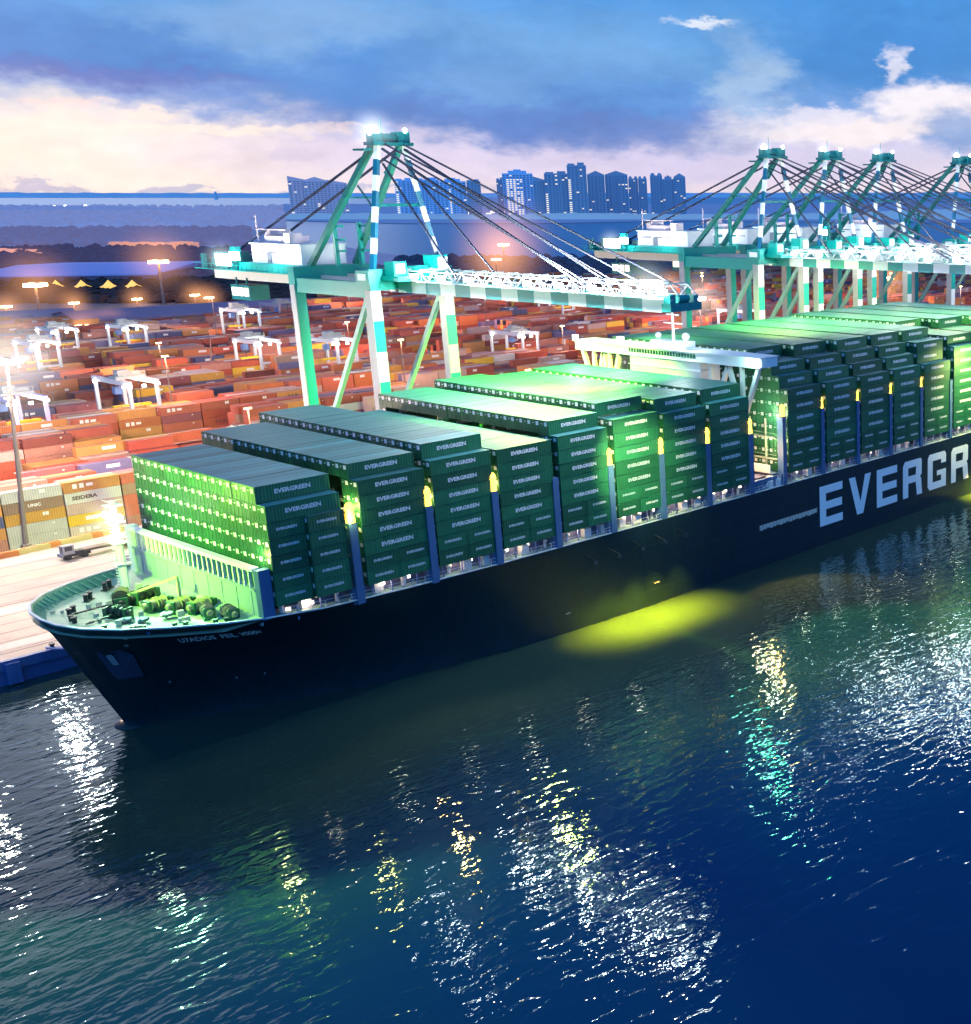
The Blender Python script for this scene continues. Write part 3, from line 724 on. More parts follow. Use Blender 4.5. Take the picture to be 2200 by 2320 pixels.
for k in range(1):
    mb.box(203.9, 206.0, 184.5, 199, 20+k*2.9, 20.15+k*2.9); mb.box(203.5, 203.8, 184.5, 199, 20.3+k*2.9, 22.2+k*2.9)
sb(mb, 'side_gallery', PEACH, dh)
random.seed(21); mb = MB()
for k in range(40):
    x = random.uniform(196.2, 205.5); y = random.uniform(183.4, 187); z = 17.5; s_ = random.uniform(.25, .8)
    mb.sphere((x, y, z+s_+random.choice((0,0,1.2))), s_, nu=7, nv=5) if random.random() < .5 else mb.box(x-s_, x+s_, y-s_, y+s_, z, z+2.4*s_)
sb(mb, 'deck_equipment', PEACH)
mb = MB(); mb.box(197, 204.5, 183.3, 184.0, 17.5, 19.8)
for k in range(5): mb.box(197.5+k*1.4, 198.1+k*1.4, 183.15, 183.28, 18.1, 19.3)
sb(mb, 'equipment_locker', BLUEP)
light((200.5, 186.5, 24.5), 5200, (1, .58, .3), .6); light((204.5, 186, 33), 6500, (1, .9, .6), .5); light((205.4, 186, 27), 1500, (.9,.9,.4), .4)
light((195.2, 182.0, 46.5), 1600, (.4, 1, .7), .5); light((196, 179.8, 46.2), 260000, (.08, 1, .40), .7, 60, (165, 100, 0), .4); light((201, 181.9, 24), 120000, (1, .42, .1), .5, 80, (182, 140, 0), .4); light((116.0, 181.8, 33), 26000, (1, .62, .2), .5, 90, (98, 130, 0), .5); light((195.4, 204, 50), 9000, (.8, 1, .9), .5); light((195.4, 224, 50), 9000, (.8, 1, .9), .5); light((195.4, 239, 49), 4000, (.8, 1, .95), .5)
# floodlights of the ship, with fixtureless spots added to brighten bow and stacks
light((MXx-1.6, MXy-2.4, 31.3), 3500, (.8, 1, .6), .7); light((MXx-1.6, MXy-2.6, 30.6), 1100000, (.35, 1, .45), .8, 46, (59, 141, 0), .6); halo(fm, (MXx-.8-SO.x, MXy-.4-SO.y, 31.2), 4.5, (1,1,.8), 1.2); halo(fm, (MXx-.6-SO.x, MXy-1.0-SO.y, 27.4), 3.2, (1,1,.5), 1.0)
light((68, 205, 36), 125000, (.45, 1, .05), .8, 120, (89, 204, 34), .5)  # added spot without a fixture, brightens the front of the foremost stack
light((76, 206, 34), 6500, (.85, 1, .6), .8, 120, (80, 203, 18), .8)
light((152, 166.0, 40), 85000, (1, 1, .38), .7, 62, (162, 183, 30), .8)
light((157, 205, 58), 520000, (.85, 1, .10), 1.0, 125, (156, 204, 40), .8)
light((176, 214, 60), 800000, (.5, 1, .08), 1.0, 140, (176, 222, 41), .8)
light((284, 170, 38), 60000, (1, 1, .3), .8, 110, (282, 183, 32), .7)
light((298, 196, 62), 160000, (1, 1, .2), 1.0, 140, (296, 206, 46), .8)
light((250, 222, 66), 230000, (.6, 1, .15), 1.0, 150, (256, 222, 46), .8)
light((205, 226, 58), 50000, (.6, 1, .2), 1.0, 120, (216, 222, 46), .8)
# added spots on made-up arms, making the yellow pool on the water
for ox, en_ in ((148, 90000), (154, 170000), (160, 200000), (166, 150000), (172, 70000), (286.6, 300000), (295.6, 200000)):
    mb = MB(); mb.beam((ox, 182.5, 14.6), (ox, 179.4, 14.0), .2); mb.beam((ox, 182.5, 12.8), (ox, 180.8, 14.2), .12); oa = sb(mb, 'added_pool_lamp_arm', DARK)
    mb = MB(); mb.cyl((ox, 179.4, 13.4), (ox, 179.4, 14.05), .42, .2, n=10); sb(mb, 'added_pool_lamp', DARK, oa)
    light((ox, 179.1, 13.2), en_, (1, .56, .01), .35, 84, (ox-1.0, 176.2, 0), .9)
# mooring lines
mb = MB()
def sag(a, b_, s_, n=10):
    a = Vector(a); b_ = Vector(b_); return [a.lerp(b_, k/n)+Vector((0,0,-s_*4*(k/n)*(1-k/n))) for k in range(n+1)]
q0 = at(150, 1472, z=6.5)
q1 = hp(*find(336, 1436)); 
mb.path(sag((q0.x, 240.6, 4.9), q1+Vector((0,-.5,.3)), 1.0), .22, 5)
ml = mb.build('mooring_rope', mat('rope_blue', (.1,.17,.4), .7), label='blue mooring rope running from the quay edge across the dark bow', cat='rope')
# ------------------------------------------------------------------ land, quay apron, far shores
QZ = 4.0; QY = 241.0
CONC = mat('quay_concrete', (.40, .34, .28), .8, var=.38, scale=.16, bump=.2)
mb = MB(); mb.quad([(-400,QY,QZ),(3200,QY,QZ),(3200,420,QZ),(2300,700,QZ),(1400,860,QZ),(1000,1020,QZ),(836,1243,QZ),(620,1560,QZ),(-400,1560,QZ)])
mb.build('ground', mat('yard_ground', (.24, .20, .18), .85, var=.25, scale=.15), kind='structure')
mb = MB(); mb.quad([(-400,QY+.02,QZ+.008),(3200,QY+.02,QZ+.008),(3200,312,QZ+.008),(-400,312,QZ+.008)]); mb.build('quay_apron', CONC, kind='structure')
mb = MB(); mb.box(-400, 3200, QY, QY+3, -4, QZ+.004, skip='t'); mb.box(-400, 3200, QY-.5, QY+.45, 2.6, 4.35)
for k in range(60):
    x = 0+k*14; mb.box(x, x+2.2, QY-1.2, QY-.5, .2, 3.9)
mb.build('quay_wall', mat('quay_blue', (.06, .12, .32), .55, var=.25, streak=.2), kind='structure')
mb = MB()
for y, w_ in ((246,.5),(247.2,.18),(252.5,.3),(258,.3),(263.5,.3),(269,.3),(276,.5),(277.3,.2),(284,.35),(291,.25),(298,.35),(305,.3)):
    mb.box(-300, 3000, y-w_/2, y+w_/2, QZ+.01, QZ+.02+w_*.02)
mb.build('quay_lane_markings', mat('quay_lines', (.16,.10,.09), .7, var=.3), kind='structure')
mb = MB()
for k in range(-6, 60): mb.box(k*13.3, k*13.3+6, 287.4, 287.7, QZ+.012, QZ+.02)
for y0, y1 in ((248.2, 251.6), (270, 274.5), (306.5, 309)): mb.box(-300, 3000, y0, y1, QZ+.011, QZ+.016)
mb.build('painted_lines', mat('line_white', (.62,.52,.44), .7, var=.2), kind='structure')
random.seed(2)
mb = MB()
for k in range(32):
    x = -20+k*14; mb.cyl((x, QY+1.2, QZ), (x, QY+1.2, QZ+.7), .35, .3, n=8); mb.cyl((x, QY+1.2, QZ+.7), (x, QY+1.2, QZ+.95), .5, n=8)
    if k < 8:
        c = MB(); c.v, c.f, c.m, c.c = mb.v, mb.f, mb.m, mb.c
        c.build('quay_bollard', DARK, label='dark iron mooring bollard on the quay edge, %s from the left' % nth(k), cat='bollard', group='bollards along the quay edge')
    mb = MB()
# far land, distance haze put into the colours as tint and glow
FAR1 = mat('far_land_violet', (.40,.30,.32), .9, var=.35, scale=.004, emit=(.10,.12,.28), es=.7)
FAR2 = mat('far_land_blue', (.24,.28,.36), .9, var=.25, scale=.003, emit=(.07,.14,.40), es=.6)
def land(name, pts, m_, z=3): mb = MB(); mb.quad([tuple(at(x, y, z=z)) for x, y in pts]); return mb.build(name, m_, kind='structure')
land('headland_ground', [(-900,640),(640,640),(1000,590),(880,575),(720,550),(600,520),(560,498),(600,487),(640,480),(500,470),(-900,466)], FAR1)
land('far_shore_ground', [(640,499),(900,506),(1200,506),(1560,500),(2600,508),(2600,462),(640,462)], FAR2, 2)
def ridge(name, px0, px1, dist_y, tops, m_, seed, n=160, rough=1.0, label=None):
    """a long low wooded ridge standing on the ground, its crest read at intervals"""
    random.seed(seed); mb = MB(); rows = []
    for i in range(n+1):
        px = px0+(px1-px0)*i/n; p = at(px, dist_y, z=2); d = Vector((p.x, p.y, 0)).normalized()
        u = i/n*(len(tops)-1); k = min(int(u), len(tops)-2); ty = tops[k]+(tops[k+1]-tops[k])*(u-k)
        wz = (dist_y-ty)/(dist_y-HZ)*H if dist_y != HZ else 50
        hh = max(3, wz)*(1+random.uniform(-.08, .08)*rough); dep = p.length*.05
        rows.append([tuple(p), (p.x+d.x*dep*.25, p.y+d.y*dep*.25, hh*.7), (p.x+d.x*dep*.6, p.y+d.y*dep*.6, hh), (p.x+d.x*dep*2, p.y+d.y*dep*2, 0)])
    for a, b_ in zip(rows, rows[1:]):
        for j in range(3): mb.quad([a[j], b_[j], b_[j+1], a[j+1]])
    return mb.build(name, m_, kind='structure', smooth=False)
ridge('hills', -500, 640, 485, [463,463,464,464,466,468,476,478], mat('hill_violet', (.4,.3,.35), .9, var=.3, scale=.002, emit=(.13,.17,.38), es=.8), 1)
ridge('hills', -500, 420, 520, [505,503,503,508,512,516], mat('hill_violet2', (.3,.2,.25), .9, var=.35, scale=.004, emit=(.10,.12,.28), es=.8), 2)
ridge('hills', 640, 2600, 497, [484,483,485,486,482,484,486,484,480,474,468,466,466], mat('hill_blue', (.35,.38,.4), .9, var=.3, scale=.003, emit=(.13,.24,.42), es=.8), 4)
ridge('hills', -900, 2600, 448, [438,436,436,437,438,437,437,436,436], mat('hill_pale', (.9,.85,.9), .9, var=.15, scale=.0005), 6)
# woods on the headland, most with haze put in as a faint glow
def wood(name, x0, x1, y0, y1, n, s0, m_, seed, label):
    random.seed(seed); mb = MB()
    for k in range(n):
        px = random.uniform(x0, x1); py = random.uniform(y0, y1); p = at(px, py, z=3); s_ = s0*random.uniform(.6, 1.4)
        mb.sphere((p.x, p.y, 3+s_*.4), s_, nu=6, nv=4, sz=.7, jit=.18)
    mb.build(name, m_, label=label, cat='woodland', kind='stuff')
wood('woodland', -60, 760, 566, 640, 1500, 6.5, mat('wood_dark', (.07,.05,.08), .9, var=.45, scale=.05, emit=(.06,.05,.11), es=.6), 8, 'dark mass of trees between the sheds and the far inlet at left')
wood('woodland', -60, 900, 643, 690, 1500, 5.5, mat('wood_brown', (.085,.045,.04), .9, var=.45, scale=.05), 9, 'dark brownish tree belt behind the container yard at left')
wood('woodland', 900, 1700, 592, 640, 1700, 6.0, mat('wood_mid', (.13,.10,.13), .9, var=.45, scale=.05), 10, 'tree belt along the shore behind the far container rows')
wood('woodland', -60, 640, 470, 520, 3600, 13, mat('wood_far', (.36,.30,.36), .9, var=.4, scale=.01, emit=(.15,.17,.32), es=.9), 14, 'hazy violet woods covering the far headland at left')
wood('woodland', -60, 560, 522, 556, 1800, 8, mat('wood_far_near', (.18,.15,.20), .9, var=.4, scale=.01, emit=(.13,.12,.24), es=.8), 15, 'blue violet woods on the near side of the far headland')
# ------------------------------------------------------------------ skyline
random.seed(12)
TB = [mat('tower_blue', (.22,.28,.34), .7, var=.12, scale=.01, emit=(.03,.07,.20), es=.8), mat('tower_blue_light', (.38,.55,.72), .7, var=.12, scale=.01, emit=(.03,.07,.20), es=.8), mat('tower_grey', (.30,.30,.36), .7, var=.1, scale=.01, emit=(.12,.15,.30), es=.9)]  # distance haze painted into the towers as tint and glow
TWIN = mat('tower_window', (.16,.25,.36), .5); TLIT = mat('tower_lit', (1,.8,.5), emit=(1,.74,.42), es=1.0)
def tower(px0, px1, ptop, pbase, mi, cap, label, lit=None, split=None):
    a = at(px0, pbase, z=2); b_ = at(px1, pbase, z=2)
    if abs((b_-CP).length-(a-CP).length) > 1:
        pass
    c = (a+b_)/2; wd = (b_-a).length
    hg = (pbase-ptop)/(pbase-HZ)*(H-2); d = Vector((c.x, c.y, 0)).normalized(); rz = math.atan2(d.y, d.x)-math.pi/2
    t_ = thing('tower_block', (c.x, c.y, 2), label, 'tower block', 'tower blocks on the far shore', rz)
    mb = MB(); dp = wd*.6
    mb.box(-wd/2, wd/2, 0, dp, -1, hg*.97)
    if cap == 'gable': mb.prism([(-wd/2,hg*.97),(wd/2,hg*.97),(0,hg*1.06)], 0, 1); k = len(mb.v)-6; mb.v[k:] = [(x, dp*y, z) for (x, z, y) in mb.v[k:]]
    elif cap == 'step': mb.box(-wd*.3, wd*.3, dp*.1, dp*.9, hg*.97, hg*1.03); mb.box(-wd*.12, wd*.12, dp*.3, dp*.7, hg*1.03, hg*1.06)
    elif cap == 'slant': mb.prism([(-wd/2,hg*.97),(wd/2,hg*.97),(-wd/2,hg*1.06)], 0, 1); k = len(mb.v)-6; mb.v[k:] = [(x, dp*y, z) for (x, z, y) in mb.v[k:]]
    elif cap == 'round':
        for q in (-.28, .28): mb.cyl((q*wd, dp*.5, hg*.97), (q*wd, dp*.5, hg*1.03), wd*.2, wd*.1, n=10)
    else: mb.box(-wd*.45, -wd*.1, dp*.2, dp*.8, hg*.97, hg*1.0); mb.box(wd*.05, wd*.4, dp*.2, dp*.8, hg*.97, hg*1.02)
    for q in (split or (.33, .66)): mb.box(-wd/2+q*wd-wd*.02, -wd/2+q*wd+wd*.02, -wd*.05, 0, 0, hg*.96)
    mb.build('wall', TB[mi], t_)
    wn, nl = MB(), MB(); nf = int(hg/7); nc = max(4, int(wd/11))
    for f in range(1, nf):
        z = hg*.95*f/nf
        for c_ in range(nc):
            x = -wd/2+wd*(c_+.5)/nc; tgt = wn
            if lit and lit[0] <= (c_+.5)/nc <= lit[1] and f/nf < lit[2] and random.random() < lit[3]: tgt = nl
            elif random.random() < .05: tgt = nl
            tgt.box(x-wd*.32/nc, x+wd*.32/nc, -.5, .3, z, z+3.4)
    wn.build('windows', TWIN, t_, kind='stuff')
    if nl.v: nl.build('lit_windows', TLIT, t_, kind='stuff')
    return t_
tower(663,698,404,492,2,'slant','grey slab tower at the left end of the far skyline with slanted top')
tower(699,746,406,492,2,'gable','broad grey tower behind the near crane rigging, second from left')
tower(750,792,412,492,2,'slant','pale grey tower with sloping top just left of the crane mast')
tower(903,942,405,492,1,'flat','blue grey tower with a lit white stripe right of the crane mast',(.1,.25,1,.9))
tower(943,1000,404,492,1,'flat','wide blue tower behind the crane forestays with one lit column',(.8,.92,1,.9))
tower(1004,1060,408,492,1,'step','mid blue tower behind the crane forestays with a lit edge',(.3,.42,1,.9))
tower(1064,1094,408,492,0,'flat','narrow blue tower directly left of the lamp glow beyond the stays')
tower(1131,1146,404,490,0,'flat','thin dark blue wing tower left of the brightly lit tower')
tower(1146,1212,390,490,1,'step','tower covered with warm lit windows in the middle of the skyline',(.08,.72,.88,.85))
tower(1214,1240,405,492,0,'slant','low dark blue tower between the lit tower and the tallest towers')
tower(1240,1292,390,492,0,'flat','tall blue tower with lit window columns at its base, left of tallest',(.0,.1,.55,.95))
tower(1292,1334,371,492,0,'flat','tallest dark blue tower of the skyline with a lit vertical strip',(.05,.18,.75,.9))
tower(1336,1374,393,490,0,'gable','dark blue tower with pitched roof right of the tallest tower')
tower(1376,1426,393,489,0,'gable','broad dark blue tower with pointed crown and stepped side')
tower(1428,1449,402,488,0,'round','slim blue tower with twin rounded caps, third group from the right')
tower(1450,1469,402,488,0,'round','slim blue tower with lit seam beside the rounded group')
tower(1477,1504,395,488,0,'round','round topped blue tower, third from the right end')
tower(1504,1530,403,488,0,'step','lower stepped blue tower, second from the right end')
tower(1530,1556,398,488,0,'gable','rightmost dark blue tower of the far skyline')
for k, (px, py, s_) in enumerate(((1115,478,3),(1200,487,3.5),(1390,489,2.5),(1436,489,3),(1020,484,2.4))):
    mb = MB(); p = at(px, py+4, z=3)
    for j in range(5): mb.box(p.x+j*26, p.x+j*26+14, p.y-j*20, p.y-j*20+12, 2, 10+(j*7) % 9)
    mb.build('shore_lights', mat('shore_lit', (1,.8,.6), emit=(1,.8,.62), es=1.3), label=('row of lit low buildings at the foot of the skyline, %s from the left' % nth((0,2,3,4,1)[k] if k < 4 else 1)) if False else 'cluster of lit low shore buildings at the foot of the towers, %s from the left' % nth([1,2,3,4,0][k]), cat='buildings', group='lit shore buildings')
for k, (px, py) in enumerate(((125,478),(150,477),(195,476))):
    mb = MB(); p = at(px, py, z=3); mb.sphere((p.x, p.y, 20), 9, nu=8, nv=5); mb.cyl((p.x,p.y,0),(p.x,p.y,20),2,n=6)
    mb.build('distant_lamp', mat('far_lamp', (1,1,1), emit=(1,.95,.9), es=3), label='tiny white light on the wooded headland, %s of three from the left' % nth(k), cat='lamp', group='lights on the headland')
# pale tanks and lit works on the far headland
random.seed(31)
def works(px0, px1, py, nb_, label, m_):
    mb = MB()
    for k in range(nb_):
        p = at(random.uniform(px0, px1), py+random.uniform(-4, 5), z=3); s_ = random.uniform(5, 13); hh = random.uniform(3, 8)
        mb.box(p.x, p.x+s_, p.y, p.y+s_, 3, 3+hh)
    mb.build('waterside_works', m_, label=label, cat='buildings')
works(250, 440, 562, 130, 'orange lit industrial works on the inlet behind the big shed', mat('works_lit', (.7,.3,.2), emit=(1,.42,.24), es=.5))
works(-20, 75, 580, 90, 'orange lit works at the far left edge of the photo', mat('works_lit2', (.8,.35,.25), emit=(1,.4,.25), es=.6))
mb = MB(); a, b_ = at(190, 545, z=3), at(400, 524, z=3); mb.quad([tuple(at(180,548,z=6)), tuple(at(440,536,z=6)), tuple(at(380,516,z=6)), tuple(at(220,530,z=6))]); mb.quad([tuple(at(180,560,z=0)), tuple(at(440,546,z=0)), tuple(at(440,536,z=6)), tuple(at(180,548,z=6))])
mb.build('flat_roofed_shed', mat('roof_far_blue', (.12,.2,.45), .6), label='long low blue roofed shed far off on the headland', cat='shed')
# white lighthouse / beacon offshore
p = at(490, 452, z=0); mb = MB(); mb.cyl((p.x,p.y,0),(p.x,p.y,80),26,12,n=10); mb.cyl((p.x,p.y,80),(p.x,p.y,100),18,8,n=10)
mb.build('beacon', mat('beacon_white', (.85,.85,.9), .5), label='small white beacon tower standing out at sea on the horizon', cat='beacon')
# ------------------------------------------------------------------ sheds
def shed(px0, px1, pfront, pback, ez, label, roofm, wallm, n_doors=0, skew=0):
    a = at(px0, pfront[0], z=ez); b_ = at(px1, pfront[1], z=ez); yb = at((px0+px1)/2, (pback[0]+pback[1])/2, z=ez)
    ang = math.atan2(b_.y-a.y, b_.x-a.x); L = (b_-a).length
    mid = (a+b_)/2; nrm = Vector((-math.sin(ang), math.cos(ang), 0)); D = (yb-mid).dot(nrm)
    t_ = thing('shed', (a.x, a.y, QZ), label, 'shed', None, ang); e = ez-QZ
    mb = MB(); mb.box(0, L, .5, D, 0, e-.3); 
    w_ = mb.build('wall', wallm, t_)
    mb = MB(); r_ = min(D*.09, 3.5)
    mb.quad([(-2,-1.5,e),(L+2,-1.5,e),(L+2,D/2,e+r_),(-2,D/2,e+r_)]); mb.quad([(-2,D/2,e+r_),(L+2,D/2,e+r_),(L+2,D+1.5,e),(-2,D+1.5,e)])
    mb.box(-2, L+2, -1.7, -1.4, e-1.2, e+.1); mb.quad([(L+1,0,e),(L+1,D,e),(L+1,D/2,e+r_)]); mb.quad([(-1,0,e),(-1,D/2,e+r_),(-1,D,e)])
    mb.build('roof', roofm, t_)
    if n_doors:
        for k in range(n_doors):
            mb = MB(); x = L*(k+.3)/n_doors; mb.box(x, x+L/n_doors*.55, .3, .45, 1, e*.7); mb.build('lit_door', mat('lit_door', (1,.8,.5), emit=(1,.66,.36), es=1.3), t_)
    return t_
ROOFV = mat('roof_violet', (.20,.16,.26), .55, var=.15, scale=.1, rib=None)
shed(-60, 172, (734,722), (716,698), 15, 'purple roofed shed at the left edge behind the yard, lit from below', ROOFV, mat('shed_wall', (.5,.36,.28), .7), 9)
shed(182, 690, (727,694), (708,680), 16, 'long purple roofed shed behind the yard with orange light under its eave', ROOFV, mat('shed_wall', (.5,.36,.28), .7), 14)
shed(-80, 352, (626,620), (598,592), 13, 'huge pale blue flat roofed hall standing behind four lit tents', mat('roof_blue', (.42,.48,.85), .6, var=.1, scale=.02), mat('hall_wall', (.26,.20,.30), .7, var=.15))
mb = MB(); p = at(305, 575, z=20)
for k, px in enumerate((130,188,249,303)):
    p = at(px, 664, z=QZ); t_ = thing('tent', (p.x, p.y, QZ), 'yellow lit pointed tent in front of the huge hall, %s of four from the left' % nth(k), 'tent', 'lit tents')
    mb = MB(); s_ = 6.2+k*.3; pts = [(s_*1.6*math.cos(i*math.pi/4+.4), s_*math.sin(i*math.pi/4+.4)) for i in range(8)]
    for i in range(8):
        (x0, y0), (x1, y1) = pts[i], pts[(i+1) % 8]
        mb.quad([(x0,y0,3),(x1,y1,3),(x1*.35,y1*.35,6.5),(x0*.35,y0*.35,6.5)]); mb.quad([(x0*.35,y0*.35,6.5),(x1*.35,y1*.35,6.5),(0,0,10.5)])
    mb.build('canopy', mat('tent_lit', (1,.65,.15), emit=(1,.5,.08), es=1.1), t_)
    mb = MB()
    for x0, y0 in pts: mb.cyl((x0*.97,y0*.97,0),(x0*.97,y0*.97,3),.3,n=5)
    mb.build('tent_pole', GREYP, t_)
# ------------------------------------------------------------------ lamp posts
def lamp_post(base, top, label, warm=True, s=1.0, energy=0, hz=0, group='tall yard lamps', cat='lamp post', colr=None, hs=1.0):
    t_ = thing('lamp_post', base, label, cat, group); b_ = Vector(base); tp = Vector(top)-b_
    mb = MB(); mb.cyl((0,0,0), (tp.x, tp.y, tp.z), .38*s, .2*s, n=8, mi=0); mb.cyl((0,0,0),(0,0,.8),.7*s,n=8); mb.build('pole', mat('pole_grey', (.22,.17,.15), .6, var=.15), t_)
    mb = MB(); mb.box(tp.x-1.9*s, tp.x+1.9*s, tp.y-.3*s, tp.y+.3*s, tp.z-.15, tp.z+.2); mb.box(tp.x-.3*s, tp.x+.3*s, tp.y-1.9*s, tp.y+1.9*s, tp.z-.15, tp.z+.2); mb.build('crossarm', mat('pole_grey', (.25,.2,.18), .6), t_)
    mb = MB()
    for dx, dy in ((-1.6,0),(1.6,0),(0,-1.6),(0,1.6),(-.7,-.7),(.7,-.7)): mb.box(tp.x+(dx-.42)*s, tp.x+(dx+.42)*s, tp.y+(dy-.42)*s, tp.y+(dy+.42)*s, tp.z-.8*s, tp.z-.2*s)
    mb.build('lamp_head', LWARM if warm else LWHITE, t_)
    c_ = colr or ((1,.42,.16) if warm else (1,.93,.86))
    if energy: light((top[0], top[1], top[2]-1.4*s), energy, c_, 1.2*s)
    if hz: halo(t_, (tp.x, tp.y, tp.z-.4), hz, c_, hs)
    return t_
b1 = at(60, 1240, z=QZ); tp = at(14, 812, Y=b1.y)
lamp_post(tuple(b1), tuple(tp), 'tall lamp mast with a dazzling white head at the left edge of the yard', False, 1.5, 380000, 18, 'tall yard lamps', colr=(1,.86,.76), hs=1.7)
b1 = at(92, 722, z=QZ); lamp_post(tuple(b1), tuple(at(79, 640, Y=b1.y)), 'orange street lamp standing left in front of the huge hall', True, 3.2, 0, 34, hs=1.0)
b1 = at(372, 690, z=QZ); lamp_post(tuple(b1), tuple(at(358, 588, Y=b1.y)), 'orange street lamp right of the huge hall with glowing head', True, 3.2, 0, 34, hs=1.0)
b1 = at(1592, 800, z=QZ); lamp_post(tuple(b1), tuple(at(1585, 672, Y=b1.y)), 'white lamp mast standing behind the ship bridge beside the crane leg', False, 1.7, 70000, 20, colr=(1,.85,.75), hs=1.1)
b1 = at(2018, 740, z=QZ); lamp_post(tuple(b1), tuple(at(2012, 626, Y=b1.y)), 'orange lamp mast seen between the legs of the far cranes', True, 1.9, 90000, 26, hs=1.6)
b1 = at(1142, 640, z=QZ); lamp_post(tuple(b1), tuple(at(1141, 551, Y=b1.y)), 'orange lamp glowing over the bay behind the near crane boom', True, 2.6, 0, 60, hs=1.3)
b1 = at(1125, 660, z=QZ); lamp_post(tuple(b1), tuple(at(1124, 585, Y=b1.y)), 'orange lamp just above the near crane boom', True, 2.0, 0, 44, hs=1.3)
for k, (px, py, pb) in enumerate(((14,692,735),(167,684,716),(310,675,706),(441,666,700),(473,672,702),(248,733,770),(185,735,790),(25,752,800),(1520,640,690))):
    b1 = at(px+2, pb, z=QZ); lamp_post(tuple(b1), tuple(at(px, py, Y=b1.y)), 'small warm yard lamp beyond the containers, %s from the left' % nth([0,3,5,6,7,4,2,1,8][k]), True, 1.5, 0, 15, 'small yard lamps', hs=1.2)
# thin unlit masts
for k, (px, pb, pt, Yq) in enumerate(((480,880,745,None),(123,975,890,None),(330,880,860,None),(860,740,600,None),(985,800,655,None))):
    b1 = at(px, pb, z=QZ); q = at(px-4, pt, Y=b1.y)
    t_ = thing('lamp_post', tuple(b1), 'thin grey unlit mast rising from the container rows, %s from the left' % nth([2,0,1,3,4][k]), 'lamp post', 'thin masts in the yard')
    mb = MB(); mb.cyl((0,0,0),(q.x-b1.x,0,q.z-b1.z),.32,.2,n=6); mb.build('pole', mat('pole_brown', (.25,.14,.12), .6), t_)
    mb = MB(); mb.box(q.x-b1.x-1.4, q.x-b1.x+1.4, -.3, .3, q.z-b1.z, q.z-b1.z+.35); mb.build('crossarm', mat('pole_brown', (.25,.14,.12), .6), t_)
# ------------------------------------------------------------------ containers of the yard
PAL = [(.42,.06,.03),(.36,.045,.03),(.50,.13,.04),(.30,.05,.035),(.55,.22,.06),(.24,.05,.04),(.48,.10,.06),(.62,.30,.05),(.40,.16,.12),(.55,.42,.36),(.10,.10,.22),(.46,.30,.26),(.18,.03,.03),(.03,.06,.16),(.60,.55,.5),(.30,.18,.12),(.72,.42,.03),(.34,.08,.10)]
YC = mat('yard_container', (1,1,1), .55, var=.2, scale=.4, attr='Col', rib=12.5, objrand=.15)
YW = mat('yard_lettering', (.75,.7,.66), .55); YD = mat('yard_dark_lettering', (.10,.07,.06), .6)
PAL = [tuple(v*.88+w_*.12 for v, w_ in zip(p_, (.40,.24,.14))) for p_ in PAL]
PALN = ['red','dark red','orange','maroon','tan orange','brown red','brick red','amber','rosy brown','pale pink','navy','dusty pink','dark maroon','dark blue','off-white','brown','yellow','wine red']
def ycont_mb(c, L, h, style):
    mb = MB(); W_ = 2.36; mb.box(0, L, 0, W_, 0, h-.06, 0, c)
    for x in (0, L-.16): mb.box(x, x+.16, -.035, 0, 0, h-.06, 0, c)
    mb.box(.16, L-.16, -.03, 0, h-.22, h-.06, 0, c); mb.box(.16, L-.16, -.03, 0, 0, .16, 0, c)
    for y in (0, W_/2-.06, W_-.12): mb.box(-.035, 0, y, y+.12, 0, h-.06, 0, c)
    if style == 1: mb.add(text_mb('SEIDEBA', .85, 5.4, .06), (L*.12, -.05, .9), mi=2)
    elif style == 2: mb.box(L*.62, L*.66, -.05, -.036, 1.3, 2.1, 1); mb.box(L*.67, L*.72, -.05, -.036, 1.3, 2.1, 1)
    elif style == 3: mb.box(L*.16, L*.24, -.05, -.036, .9, 2.0, 1); mb.box(L*.28, L*.36, -.05, -.036, .9, 2.0, 1); mb.box(L*.4, L*.52, -.05, -.036, 1.1, 1.8, 1)
    elif style == 4: mb.add(text_mb('UNIC', .7, 2.6, .05), (L*.4, -.05, 1.1), mi=1)
    elif style == 5: mb.box(L*.3, L*.7, -.05, -.036, 1.0, 1.9, 1)
    elif style == 6: mb.add(text_mb('S 4 B', .8, 3.4, .05), (L*.3, -.05, .9), mi=2)
    if style == 0:
        mb.box(L*.75, L*.79, -.05, -.036, 1.7, 2.0, 1)
    mb.quad([(-.05,1.45,1.6),(-.05,2.0,1.6),(-.05,2.0,1.95),(-.05,1.45,1.95)][::-1], 1)
    return mb
ymesh = {}
def yget(ci, L, style):
    k = (ci, round(L, 1), style)
    if k not in ymesh:
        mb = ycont_mb(PAL[ci], L, 2.62, style); ymesh[k] = (mb, mb.mesh('yard_container', [YC, YW, YD]))
    return ymesh[k]
def covered(px, py):      # roughly behind the ship
    pts = [(0,2000),(278,1400),(286,1021),(435,975),(593,935),(880,890),(1010,855),(1310,830),(1600,765),(1800,735),(2200,700)]
    for (x0, y0), (x1, y1) in zip(pts, pts[1:]):
        if x0 <= px < x1: return py > y0+(y1-y0)*(px-x0)/(x1-x0)
    return True
LIM = [(-200, 765), (180, 760), (420, 743), (690, 716), (800, 672), (950, 662), (1600, 640), (2350, 600)]
rts = []   # reserved strips for gantry cranes (x, y)
random.seed(40)
yard = []; blk = 0; Y0 = 319.5; PITCH_X = 12.3
fixed = {(0, 0): 5, (0, 1): 5, (0, 2): 5, (0, 3): 4}
